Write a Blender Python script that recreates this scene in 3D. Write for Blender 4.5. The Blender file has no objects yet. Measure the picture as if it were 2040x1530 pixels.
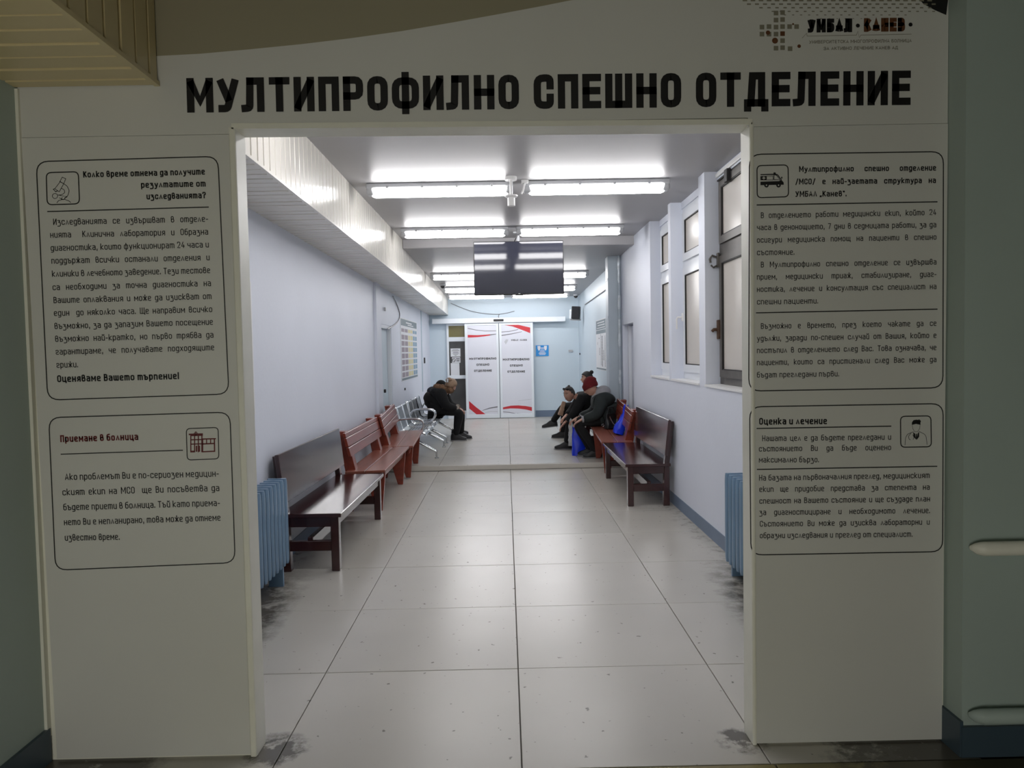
import bpy, bmesh, math, random
from mathutils import Vector, Matrix, Euler
random.seed(7)
sc = bpy.context.scene
COL = sc.collection
PI = math.pi

# ------------------------------------------------------------------ camera, world, exposure
CAM = Vector((0, 0, 1.6)); FPX = 1500.0
cam_d = bpy.data.cameras.new('camera'); cam = bpy.data.objects.new('camera', cam_d); COL.objects.link(cam)
cam_d.sensor_fit = 'HORIZONTAL'; cam_d.sensor_width = 36.0; cam_d.lens = 36.0 * FPX / 2040.0
cam_d.clip_start = 0.05; cam_d.clip_end = 100
ROT = (Matrix.Rotation(-0.007155, 3, 'Z') @ Matrix.Rotation(PI / 2 - 0.043452, 3, 'X') @ Matrix.Rotation(-0.0193, 3, 'Z'))
cam.matrix_world = Matrix.Translation(CAM) @ ROT.to_4x4()
sc.camera = cam
w = bpy.data.worlds.new('world'); sc.world = w; w.use_nodes = True
w.node_tree.nodes['Background'].inputs[0].default_value = (0.012, 0.014, 0.02, 1)
w.node_tree.nodes['Background'].inputs[1].default_value = 1.0
sc.view_settings.view_transform = 'Standard'; sc.view_settings.look = 'None'
sc.view_settings.exposure = 0.36; sc.view_settings.gamma = 1.0; sc.view_settings.use_curve_mapping = False
sc.cycles.max_bounces = 12; sc.cycles.diffuse_bounces = 8; sc.cycles.glossy_bounces = 4
sc.cycles.sample_clamp_indirect = 4.0
TUBE = 16.5            # strength of the fluorescent diffusers
FILL_DOOR_GLOW = 4.4       # glow of the added foyer door, fill for the foreground

def ray(px, py): return ROT @ Vector(((px - 1020) / FPX, -(py - 765) / FPX, -1))
def at_y(px, py, Y): d = ray(px, py); return CAM + d * (Y / d.y)
def at_x(px, py, X): d = ray(px, py); return CAM + d * (X / d.x)
def at_z(px, py, Z): d = ray(px, py); return CAM + d * ((Z - CAM.z) / d.z)

# ------------------------------------------------------------------ materials
def lin(c): return tuple((x / 12.92 if x <= .04045 else ((x + .055) / 1.055) ** 2.4) for x in [v / 255 for v in c])
MATS = {}
def mat(name, rgb, rough=.5, metal=0., var=0., scale=6., bump=0., bscale=40., stretch=None, spec=None, emit=None, estr=1., coat=0., srgb=True):
    if name in MATS: return MATS[name]
    m = bpy.data.materials.new(name); m.use_nodes = True; nt = m.node_tree; N = nt.nodes; L = nt.links
    b = N['Principled BSDF']; c = lin(rgb) if srgb else rgb
    b.inputs['Base Color'].default_value = (*c, 1); b.inputs['Roughness'].default_value = rough; b.inputs['Metallic'].default_value = metal
    if spec is not None: b.inputs['Specular IOR Level'].default_value = spec
    if coat: b.inputs['Coat Weight'].default_value = coat; b.inputs['Coat Roughness'].default_value = .12
    if emit: b.inputs['Emission Color'].default_value = (*emit, 1); b.inputs['Emission Strength'].default_value = estr
    tc = N.new('ShaderNodeTexCoord'); mp = N.new('ShaderNodeMapping'); L.new(tc.outputs['Object'], mp.inputs[0])
    if stretch: mp.inputs['Scale'].default_value = stretch
    if var:
        n = N.new('ShaderNodeTexNoise'); n.inputs['Scale'].default_value = scale; n.inputs['Detail'].default_value = 5; L.new(mp.outputs[0], n.inputs[0])
        r = N.new('ShaderNodeMapRange'); r.inputs['From Min'].default_value = .3; r.inputs['From Max'].default_value = .7
        r.inputs['To Min'].default_value = 1 - var; r.inputs['To Max'].default_value = 1 + var; L.new(n.outputs[0], r.inputs[0])
        h = N.new('ShaderNodeVectorMath'); h.operation = 'SCALE'; h.inputs[0].default_value = c; L.new(r.outputs[0], h.inputs['Scale'])
        L.new(h.outputs[0], b.inputs['Base Color'])
    if bump:
        n2 = N.new('ShaderNodeTexNoise'); n2.inputs['Scale'].default_value = bscale; n2.inputs['Detail'].default_value = 3; L.new(mp.outputs[0], n2.inputs[0])
        bp = N.new('ShaderNodeBump'); bp.inputs['Strength'].default_value = bump; bp.inputs['Distance'].default_value = .004
        L.new(n2.outputs[0], bp.inputs['Height']); L.new(bp.outputs[0], b.inputs['Normal'])
    MATS[name] = m; return m

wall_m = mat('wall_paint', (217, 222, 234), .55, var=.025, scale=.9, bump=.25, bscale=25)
wallb_m = mat('wall_paint_blue', (196, 210, 220), .5, var=.025, scale=.9, bump=.25, bscale=25)
foyer_m = mat('foyer_paint', (168, 182, 177), .5, var=.04, scale=1.2, bump=.2, bscale=25)
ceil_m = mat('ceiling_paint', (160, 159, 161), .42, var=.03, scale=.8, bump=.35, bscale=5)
fceil_m = mat('foyer_ceiling', (112, 106, 92), .7, var=.04, scale=1)
base_m = mat('baseboard_paint', (108, 124, 146), .45, var=.06, scale=3)
dbase_m = mat('foyer_baseboard', (62, 78, 90), .4, var=.06, scale=3)
board_m = mat('white_pvc_board', (206, 206, 202), .42, var=.015, scale=2)
trim_m = mat('corner_trim', (226, 225, 214), .4, var=.03, scale=9)
ink_m = mat('black_ink', (14, 13, 16), .5)
red_ink = mat('dark_red_ink', (96, 16, 20), .5)
grey_ink = mat('grey_ink', (128, 124, 108), .6)
grey2_ink = mat('pale_grey_ink', (184, 180, 166), .5)
swoosh_m = mat('beige_swoosh_ink', (150, 144, 122), .5)
brown_ink = mat('brown_ink', (98, 60, 34), .5)
strip_m = mat('lamella_white', (226, 222, 214), .2, var=.02, scale=2, bump=.08, bscale=3)
fstrip_m = mat('lamella_dim_warm', (206, 190, 146), .3, var=.03, scale=2)  # same lamella as the corridor, dim warm light put into its colour
gap_m = mat('lamella_gap', (70, 66, 60), .8)
grout_m = mat('grout', (88, 84, 78), .9)
dark_m = mat('dark_void', (16, 16, 18), .8)
wood_d = mat('mahogany', (54, 24, 24), .22, var=.22, scale=3, stretch=(6, .6, 6), coat=.6)
wood_r = mat('red_varnished_pine', (122, 50, 34), .34, var=.2, scale=3, stretch=(7, .7, 7), coat=.25)
wood_s = mat('worn_seat_pine', (134, 78, 64), .36, var=.16, scale=4, stretch=(7, .7, 7), coat=.2)
rad_m = mat('radiator_paint', (108, 136, 162), .35, var=.06, scale=5)
white_p = mat('white_plastic', (232, 232, 232), .35)
pvc_m = mat('white_window_pvc', (226, 230, 236), .3)
metal_d = mat('dark_window_metal', (92, 88, 84), .45, metal=.3, var=.12, scale=12)
rust_m = mat('rusty_lock', (84, 62, 48), .7, metal=.3, var=.3, scale=40)
pane_m = mat('frosted_pane', (206, 200, 192), .3, var=.04, scale=1.5)
steel_m = mat('perforated_steel', (168, 174, 180), .38, metal=.75)
chrome_m = mat('chrome', (215, 218, 222), .12, metal=1.)
black_p = mat('black_plastic', (18, 18, 20), .4)
gasket_m = mat('black_gasket', (24, 22, 22), .6)
lamp_h = mat('lamp_housing', (176, 178, 182), .45)
tube_m = mat('lamp_diffuser', (240, 240, 240), .4, emit=(1, .985, .99), estr=TUBE)
screen_m = mat('tv_screen', (40, 42, 54), .05, spec=.5)
navy_c = mat('navy_cloth', (16, 22, 40), .85, var=.15, scale=20, bump=.3, bscale=60)
black_c = mat('black_cloth', (12, 12, 14), .9, var=.2, scale=20, bump=.3, bscale=60)
green_c = mat('charcoal_green_cloth', (30, 38, 38), .8, var=.15, scale=14, bump=.3, bscale=50)
grey_c = mat('grey_jersey', (150, 150, 154), .9, var=.08, scale=30)
dgrey_c = mat('dark_grey_cloth', (44, 44, 48), .9, var=.1, scale=20)
beanie_c = mat('maroon_knit', (98, 18, 24), .95, var=.2, scale=50, bump=.8, bscale=160)
skin_m = mat('skin', (178, 136, 118), .55, var=.05, scale=20)
eye_m = mat('eye_white', (150, 138, 132), .4)
lip_m = mat('lips', (136, 88, 78), .5)
hair_b = mat('black_hair', (16, 14, 16), .6, var=.2, scale=60)
hair_g = mat('grey_stubble', (70, 66, 64), .8, var=.2, scale=60)
hair_l = mat('blonde_hair', (134, 108, 86), .6, var=.25, scale=30, stretch=(1, 1, 4))
fur_m = mat('brown_fur', (110, 82, 60), .95, var=.5, scale=60, bump=1., bscale=120)
fur_t = mat('grey_fur', (150, 140, 130), .95, var=.4, scale=60, bump=1., bscale=120)
bag_m = mat('blue_plastic_bag', (12, 52, 214), .32, var=.12, scale=9, bump=.5, bscale=12)
wbag_m = mat('white_plastic_bag', (196, 198, 196), .5, var=.15, scale=30, bump=.6, bscale=20)
tan_m = mat('tan_leather', (150, 120, 98), .6, var=.1, scale=20)
shoe_m = mat('shoe_black', (20, 20, 22), .5)
sole_m = mat('shoe_sole', (120, 120, 122), .6)
blue_ink = mat('blue_poster', (36, 140, 212), .4)
paper_m = mat('paper', (222, 224, 228), .5)
red_g = mat('red_door_graphic', (196, 36, 50), .3)
dgrey_g = mat('grey_door_graphic', (112, 112, 118), .3)
lgrey_g = mat('light_grey_door_graphic', (188, 190, 196), .3)
leaf_m = mat('door_film', (218, 220, 230), .22)
alu_m = mat('white_door_frame', (228, 234, 240), .3)
olive_m = mat('olive_glass', (112, 106, 66), .25, var=.08, scale=3)
dglass_m = mat('dark_glass', (76, 76, 76), .12, var=.2, scale=3)
teal_ink = mat('slate_print', (108, 124, 132), .5)
yel_ink = mat('yellow_print', (214, 206, 160), .5)
pink_ink = mat('mauve_print', (150, 138, 148), .5)
sky_ink = mat('skyblue_print', (126, 158, 180), .5)
insul_m = mat('pipe_foil', (206, 214, 220), .3, metal=.4, var=.15, scale=20)
pipe_m = mat('pipe_paint', (178, 190, 200), .45, var=.05, scale=3)

def tile_material(name, base, dirt_rgb, foyer=False):
    m = bpy.data.materials.new(name); m.use_nodes = True; nt = m.node_tree; N = nt.nodes; L = nt.links
    b = N['Principled BSDF']; g = N.new('ShaderNodeNewGeometry'); oi = N.new('ShaderNodeObjectInfo')
    def noise(scale, det=6, rough=.6, off=None):
        n = N.new('ShaderNodeTexNoise'); n.inputs['Scale'].default_value = scale; n.inputs['Detail'].default_value = det; n.inputs['Roughness'].default_value = rough
        L.new(g.outputs['Position'], n.inputs[0]); return n.outputs[0]
    def rng(src, a, c, d, e):
        r = N.new('ShaderNodeMapRange'); r.inputs['From Min'].default_value = a; r.inputs['From Max'].default_value = c
        r.inputs['To Min'].default_value = d; r.inputs['To Max'].default_value = e; L.new(src, r.inputs[0]); return r.outputs[0]
    def math_(op, a, b_):
        x = N.new('ShaderNodeMath'); x.operation = op
        for i, v in enumerate((a, b_)):
            if isinstance(v, (int, float)): x.inputs[i].default_value = v
            else: L.new(v, x.inputs[i])
        return x.outputs[0]
    k = rng(noise(1.1, 2), .2, .8, .95, 1.05)
    k = math_('MULTIPLY', k, rng(oi.outputs['Random'], 0, 1, .95, 1.05))
    col = N.new('ShaderNodeVectorMath'); col.operation = 'SCALE'; col.inputs[0].default_value = lin(base); L.new(k, col.inputs['Scale'])
    # grit: sparse dark crumbs and stains that hug the radiators and the wall foot
    sp = rng(noise(26, 2, .5), .70, .74, 0, 1)
    sx = N.new('ShaderNodeSeparateXYZ'); L.new(g.outputs['Position'], sx.inputs[0])
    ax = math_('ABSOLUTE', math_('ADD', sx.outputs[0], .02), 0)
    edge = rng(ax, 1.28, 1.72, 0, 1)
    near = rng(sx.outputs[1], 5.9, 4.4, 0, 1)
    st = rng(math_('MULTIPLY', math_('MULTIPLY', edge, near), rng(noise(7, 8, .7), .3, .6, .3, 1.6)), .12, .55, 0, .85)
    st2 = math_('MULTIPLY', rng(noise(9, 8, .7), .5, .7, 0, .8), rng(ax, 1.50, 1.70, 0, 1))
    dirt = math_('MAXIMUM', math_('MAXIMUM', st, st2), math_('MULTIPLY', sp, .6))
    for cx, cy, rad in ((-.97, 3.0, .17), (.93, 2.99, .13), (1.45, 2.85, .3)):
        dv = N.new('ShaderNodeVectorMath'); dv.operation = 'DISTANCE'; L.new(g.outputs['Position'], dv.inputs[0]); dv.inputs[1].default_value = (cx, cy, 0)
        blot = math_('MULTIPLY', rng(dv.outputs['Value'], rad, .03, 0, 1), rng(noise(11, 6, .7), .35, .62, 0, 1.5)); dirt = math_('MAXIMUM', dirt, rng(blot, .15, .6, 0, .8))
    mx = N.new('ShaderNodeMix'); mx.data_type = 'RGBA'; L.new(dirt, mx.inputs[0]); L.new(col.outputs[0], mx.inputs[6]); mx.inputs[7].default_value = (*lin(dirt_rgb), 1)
    L.new(mx.outputs[2], b.inputs['Base Color'])
    b.inputs['Roughness'].default_value = .27
    bp = N.new('ShaderNodeBump'); bp.inputs['Strength'].default_value = .06; bp.inputs['Distance'].default_value = .01; L.new(noise(5, 3), bp.inputs['Height']); 
    return m
step_m = mat('step_nosing', (190, 186, 178), .4, var=.04)
tile_m = tile_material('stone_slab', (186, 182, 174), (52, 48, 40))
ftile_m = tile_material('foyer_slab', (128, 118, 72), (66, 60, 40))

# ------------------------------------------------------------------ mesh helpers
class MB:
    def __init__(s): s.bm = bmesh.new()
    def box(s, x0, y0, z0, x1, y1, z1, mtx=None):
        v = [s.bm.verts.new((x, y, z)) for x in (x0, x1) for y in (y0, y1) for z in (z0, z1)]
        for f in ((0, 1, 3, 2), (4, 6, 7, 5), (0, 4, 5, 1), (2, 3, 7, 6), (0, 2, 6, 4), (1, 5, 7, 3)): s.bm.faces.new([v[i] for i in f])
        if mtx: bmesh.ops.transform(s.bm, matrix=mtx, verts=v)
        return s
    def rbox(s, x0, y0, z0, x1, y1, z1, r=.01, seg=2, mtx=None):
        t = bmesh.new(); mb = MB.__new__(MB); mb.bm = t; mb.box(x0, y0, z0, x1, y1, z1)
        bmesh.ops.bevel(t, geom=t.edges[:], offset=r, segments=seg, profile=.5, affect='EDGES')
        if mtx: bmesh.ops.transform(t, matrix=mtx, verts=t.verts[:])
        return s.merge(t)
    def merge(s, t):
        me = bpy.data.meshes.new('tmp'); t.to_mesh(me); t.free(); s.bm.from_mesh(me); bpy.data.meshes.remove(me); return s
    def prism(s, poly, a0, a1, axis='y'):
        def P(p, a): return {'y': (p[0], a, p[1]), 'x': (a, p[0], p[1]), 'z': (p[0], p[1], a)}[axis]
        A = [s.bm.verts.new(P(p, a0)) for p in poly]; B = [s.bm.verts.new(P(p, a1)) for p in poly]; n = len(poly)
        s.bm.faces.new(A); s.bm.faces.new(B[::-1])
        for i in range(n): s.bm.faces.new((A[i], B[i], B[(i + 1) % n], A[(i + 1) % n]))
        return s
    def tube(s, pts, r, n=10, caps=True):
        pts = [Vector(p) for p in pts]; R = r if isinstance(r, (list, tuple)) else [r] * len(pts); rings = []; up = None
        for i, p in enumerate(pts):
            d = (pts[min(i + 1, len(pts) - 1)] - pts[max(i - 1, 0)]).normalized()
            if up is None: up = Vector((0, 0, 1)) if abs(d.z) < .9 else Vector((1, 0, 0))
            u = d.cross(up).normalized(); v = u.cross(d).normalized(); up = v
            rings.append([s.bm.verts.new(p + (u * math.cos(2 * PI * k / n) + v * math.sin(2 * PI * k / n)) * R[i]) for k in range(n)])
        for a, b in zip(rings, rings[1:]):
            for k in range(n): s.bm.faces.new((a[k], a[(k + 1) % n], b[(k + 1) % n], b[k]))
        if caps: s.bm.faces.new(rings[0][::-1]); s.bm.faces.new(rings[-1])
        return s
    def loft(s, secs, caps=True):
        rings = [[s.bm.verts.new(p) for p in sec] for sec in secs]; n = len(rings[0])
        for a, b in zip(rings, rings[1:]):
            for k in range(n): s.bm.faces.new((a[k], a[(k + 1) % n], b[(k + 1) % n], b[k]))
        if caps: s.bm.faces.new(rings[0][::-1]); s.bm.faces.new(rings[-1])
        return s
    def ball(s, c, r, seg=16, rings=10, rot=None, fn=None):
        t = bmesh.new(); bmesh.ops.create_uvsphere(t, u_segments=seg, v_segments=rings, radius=1)
        r = (r, r, r) if isinstance(r, (int, float)) else r
        for v in t.verts:
            p = Vector((v.co.x * r[0], v.co.y * r[1], v.co.z * r[2]))
            if fn: p = fn(p)
            if rot: p = rot @ p
            v.co = p + Vector(c)
        return s.merge(t)
    def quad(s, a, b, c, d):
        s.bm.faces.new([s.bm.verts.new(p) for p in (a, b, c, d)]); return s
    def poly(s, pts): s.bm.faces.new([s.bm.verts.new(p) for p in pts]); return s
    def build(s, name, m, parent=None, smooth=False, bevel=0, normals=True, loc=None):
        if normals: bmesh.ops.recalc_face_normals(s.bm, faces=s.bm.faces)
        if bevel: bmesh.ops.bevel(s.bm, geom=s.bm.edges[:], offset=bevel, segments=1, affect='EDGES')
        me = bpy.data.meshes.new(name); 
        if loc is not None: bmesh.ops.translate(s.bm, vec=-Vector(loc), verts=s.bm.verts)
        s.bm.to_mesh(me); s.bm.free(); me.materials.append(m)
        if smooth:
            for p in me.polygons: p.use_smooth = True
            try: me.set_sharp_from_angle(angle=math.radians(38))
            except Exception: pass
        o = bpy.data.objects.new(name, me); COL.objects.link(o)
        if loc is not None: o.location = loc
        if parent: o.parent = parent
        return o
def tag(o, label, cat, group=None, kind=None):
    o['label'] = label
    if cat: o['category'] = cat
    if group: o['group'] = group
    if kind: o['kind'] = kind
    return o
def empty(name, loc=(0, 0, 0), rz=0):
    o = bpy.data.objects.new(name, None); COL.objects.link(o); o.location = loc; o.rotation_euler = (0, 0, rz); o.empty_display_size = .1; return o
def thing(name, label, cat, loc=(0, 0, 0), rz=0, group=None):
    return tag(empty(name, loc, rz), label, cat, group)
def structure(o, label=None):
    o['kind'] = 'structure'
    if label: o['label'] = label
    return o
def copy_tree(o, parent=None):
    c = o.copy(); COL.objects.link(c); c.parent = parent
    for ch in list(o.children): copy_tree(ch, c)
    return c

# ------------------------------------------------------------------ SETTING
YF, YR = 2.965, 3.06             # front wall faces
XL, XR, XF = -1.75, 1.69, -1.315  # corridor left wall, right wall, fascia
YEND, STEP, PZ = 17.4, 10.16, .07
def soff(Y): return 2.645 - .0127 * (Y - 3)
C1 = 3.07
def ceil2(Y): return 2.97 - .0173 * (Y - 9.9)

floor = structure(empty('floor'))
MB().box(-1.95, -1.9, -.12, 4.2, 10.16, -.012).build('bedding', grout_m, floor)
MB().box(-1.95, 10.17, -.12, 1.9, 17.5, .058).build('bedding', grout_m, floor)
MB().box(XL, 10.135, .004, XR, 10.163, .0665).build('step_edge', step_m, floor)
ys = [2.815, 3.735, 4.66, 5.585, 6.5, 7.41, 8.32, 9.235, 10.13]
xs = [-1.88, -.94, .03, .985, 1.80]
tmeshes = {}
def tile(x0, x1, y0, y1, z, m, g=.0022):
    key = (round(x1 - x0, 3), round(y1 - y0, 3), m.name)
    if key not in tmeshes:
        mb = MB(); hx, hy = (x1 - x0) / 2 - g, (y1 - y0) / 2 - g
        mb.loft([[(-hx, -hy, -.02), (hx, -hy, -.02), (hx, hy, -.02), (-hx, hy, -.02)], [(-hx, -hy, -.0015), (hx, -hy, -.0015), (hx, hy, -.0015), (-hx, hy, -.0015)],
                 [(-hx + .002, -hy + .002, 0), (hx - .002, -hy + .002, 0), (hx - .002, hy - .002, 0), (-hx + .002, hy - .002, 0)]])
        o = mb.build('tile', m, floor); tmeshes[key] = o.data
    else:
        o = bpy.data.objects.new('tile', tmeshes[key]); COL.objects.link(o); o.parent = floor
    o.location = ((x0 + x1) / 2, (y0 + y1) / 2, z + random.uniform(-.0006, .0006))
for y0, y1 in zip(ys, ys[1:]):
    for x0, x1 in zip(xs, xs[1:]): tile(x0, x1, y0, y1, 0, tile_m)
yy = 10.163
while yy < YEND - .05:
    y1 = min(yy + .92, YEND)
    for x0, x1 in zip(xs, xs[1:]): tile(x0, x1, yy, y1, PZ, tile_m, .002)
    yy = y1
for j in range(6):
    y1 = 2.815 - j * .92
    for x0, x1 in zip([-1.9, -.94, .03, 1.0, 1.96, 2.92], [-.94, .03, 1.0, 1.96, 2.92, 3.88]): tile(x0, x1, y1 - .92, y1, 0, tile_m if False else ftile_m, .004)

# front wall between foyer and corridor
zl, zr = 2.485, 2.468
o = MB().prism([(-1.88, 0), (-1.028, 0), (-1.028, zl), (.962, zr), (.962, 0), (1.75, 0), (1.75, 3.2), (-1.88, 3.2)], YF, YR).build('wall_front', trim_m); structure(o)
# corridor walls
wl = structure(MB().box(-1.95, 3.06, 0, XL, 10.08, 3.15).build('wall_left', wall_m))
structure(MB().box(-1.95, 10.08, 0, XL + .035, 10.44, 2.56).build('trim_5', wall_m), 'shallow pilaster on the left corridor wall')
mb = MB()
mb.box(-1.95, 10.44, 0, XL, 10.60, 3.0); mb.box(-1.95, 10.60, 2.02, XL, 11.55, 3.0); mb.box(-1.95, 10.60, 0, XL - .12, 11.55, 2.02)
mb.box(-1.95, 11.55, 0, XL, YEND, 3.0)
mb.build('wall_bay', wall_m, wl)
tag(MB().box(XL + .001, 15.6, .8, XL + .02, 15.63, 2.47).build('conduit', wallb_m), 'thin vertical cable duct on the left wall near the back corner', 'conduit')
d = structure(empty('door_1', (XL - .06, 11.08, 0)), 'grey door leaf in a recess of the left corridor wall')
MB().box(-.04, -.44, 0, 0, .44, 1.97).build('leaf', wallb_m, d); MB().box(0, -.475, 0, .05, -.44, 2.02).build('door_frame', pvc_m, d); MB().box(0, .435, 0, .05, .47, 2.02).build('door_frame', pvc_m, d)
MB().box(0, -.44, 1.97, .05, .435, 2.02).build('door_frame', pvc_m, d)
# right wall: low wall, piers, deep heads over the windows
wr = MB()
wr.box(XR, 3.06, 0, 1.95, 5.0, 3.15); wr.box(XR, 5.0, 0, 1.95, 8.76, 1.27)
wr.box(XR, 6.37, 1.27, 1.95, 6.57, 3.15); wr.box(XR, 7.68, 1.27, 1.95, 7.79, 3.15)
for a, b in ((5.0, 6.37), (6.57, 7.68), (7.79, 8.76)): wr.box(1.80, a, 3.0, 1.95, b, 3.15)
wr.box(XR, 8.76, 0, 1.95, 9.98, 3.15); wr.box(XR, 9.98, 1.95, 1.95, 10.88, 3.15); wr.box(1.86, 9.98, 0, 1.95, 10.88, 1.95); wr.box(XR, 10.88, 0, 1.95, 11.05, 3.0)
wro = structure(wr.build('wall_right', wall_m))
MB().box(XR, 11.05, 0, 1.95, YEND, 3.0).build('wall_bay', wallb_m, wro)
tr = structure(MB().box(1.50, 10.98, .0, XR, 11.24, 2.97).build('trim_2', pipe_m), 'boxed riser column on the right wall')
for z in (1.42, 2.05, 2.6): MB().box(1.495, 10.975, z, XR, 11.245, z + .035).build('band', pipe_m, tr)
d2 = structure(empty('door_2', (1.80, 10.43, 0)), 'narrow grey door in a recess of the right corridor wall')
MB().box(0, -.43, 0, .04, .43, 1.93).build('leaf', wall_m, d2); MB().box(-.04, .36, 0, .0, .43, 1.93).build('door_frame', pvc_m, d2)
MB().box(-.02, -.40, .95, -.0, -.36, 1.09).build('handle_plate', dgrey_g, d2)
# baseboards
structure(MB().box(XR - .006, 3.06, 0, XR, 9.98, .115).build('baseboard_right', base_m))
structure(MB().box(XL, 3.06, 0, XL + .006, 10.08, .115).build('baseboard_left', base_m))
structure(MB().box(.66, YEND - .008, .07, XR, YEND, .22).build('baseboard_back', base_m))
# far wall
structure(MB().box(-1.95, YEND, 0, 1.95, YEND + .15, 3.0).build('wall_back', wallb_m))
# ceilings
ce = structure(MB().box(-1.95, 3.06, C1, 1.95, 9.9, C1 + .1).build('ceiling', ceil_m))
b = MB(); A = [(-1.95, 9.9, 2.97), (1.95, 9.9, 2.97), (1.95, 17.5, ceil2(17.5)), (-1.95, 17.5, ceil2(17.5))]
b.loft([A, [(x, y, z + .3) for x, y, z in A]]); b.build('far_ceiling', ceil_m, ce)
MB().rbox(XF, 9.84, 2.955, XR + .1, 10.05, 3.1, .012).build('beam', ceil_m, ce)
# foyer shell
structure(MB().box(-1.95, -1.9, 0, -1.86, 2.965, 3.2).build('wall_foyer_left', foyer_m))
structure(MB().box(1.735, 2.84, 0, 4.2, 3.0, 3.2).build('wall_foyer_right', foyer_m))
structure(MB().box(4.1, -1.9, 0, 4.2, 2.84, 3.2).build('wall_foyer_side', foyer_m))
structure(MB().box(-1.95, -2.0, 0, 4.2, -1.9, 3.2).build('wall_foyer_rear', foyer_m))
structure(MB().box(-1.95, -2.0, 3.2, 4.2, 3.06, 3.3).build('ceiling_foyer', fceil_m))
structure(MB().box(-1.86, -1.9, 0, -1.845, 2.955, .135).build('baseboard_foyer_left', dbase_m))
bb = MB(); bb.box(1.728, 2.825, 0, 4.1, 2.84, .12); bb.box(1.722, 2.83, 0, 1.735, 2.965, .14)
structure(bb.build('baseboard_foyer_right', dbase_m))

# dropped lamella soffit, in the corridor and in the foyer
def soffit(name, label, y0, y1, m, start):
    t = structure(empty(name), label)
    b = MB(); top = lambda Y: 3.2 if Y < 3 else (C1 if Y < 9.9 else ceil2(Y))
    xw = -1.86 if y0 < 3 else XL
    b.loft([[(xw, y0, soff(y0) + .03), (XF - .03, y0, soff(y0) + .03), (XF - .03, y0, top(y0) - .01), (xw, y0, top(y0) - .01)],
            [(xw, y1, soff(y1) + .03), (XF - .03, y1, soff(y1) + .03), (XF - .03, y1, top(y1) - .01), (xw, y1, top(y1) - .01)]])
    b.build('backing', gap_m, t)
    vm = {}; wdt = xw - XF
    y = y0
    while y < y1 - .03:
        ye = min(y + .105, y1); key = round(ye - y, 3); h = round(top(y + .01) - soff(y) + .002, 3)
        if ('b', key) not in vm:
            g = .0025; L_ = ye - y
            q = MB().loft([[(wdt, g, .02), (wdt, g + .006, 0), (wdt, L_ - g - .006, 0), (wdt, L_ - g, .02)], [(-.004, g, .02), (-.004, g + .006, 0), (-.004, L_ - g - .006, 0), (-.004, L_ - g, .02)]])
            ob = q.build('soffit_strip', m, t); vm[('b', key)] = ob.data
        else: ob = bpy.data.objects.new('soffit_strip', vm[('b', key)]); COL.objects.link(ob); ob.parent = t
        ob.location = (XF, y, soff(y) + random.uniform(-.0015, .0015)); ob.rotation_euler = (random.uniform(-.006, .006) - .0127, 0, 0)
        if ('f', key, h) not in vm:
            g = .0025; L_ = ye - y
            q = MB().loft([[(-.02, g, 0), (0, g + .006, 0), (0, L_ - g - .006, 0), (-.02, L_ - g, 0)], [(-.02, g, h), (0, g + .006, h), (0, L_ - g - .006, h), (-.02, L_ - g, h)]])
            ob = q.build('fascia_strip', m, t); vm[('f', key, h)] = ob.data
        else: ob = bpy.data.objects.new('fascia_strip', vm[('f', key, h)]); COL.objects.link(ob); ob.parent = t
        ob.location = (XF + random.uniform(-.001, .001), y, soff(y)); ob.rotation_euler = (0, 0, random.uniform(-.012, .012))
        y = ye
    q = MB(); q.loft([[(XF - .014, y0, soff(y0) - .003), (XF + .006, y0, soff(y0) - .003), (XF + .006, y0, soff(y0) + .014), (XF - .014, y0, soff(y0) + .014)],
                      [(XF - .014, y1, soff(y1) - .003), (XF + .006, y1, soff(y1) - .003), (XF + .006, y1, soff(y1) + .014), (XF - .014, y1, soff(y1) + .014)]])
    q.build('corner_bead', m, t)
soffit('trim_1', 'dropped white lamella soffit along the left side of the corridor', 3.06, YEND, strip_m, 0)
soffit('trim_3', 'dropped lamella soffit along the left side of the foyer, tinted as in dim warm light', -.9, 2.95, fstrip_m, 0)

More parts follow.
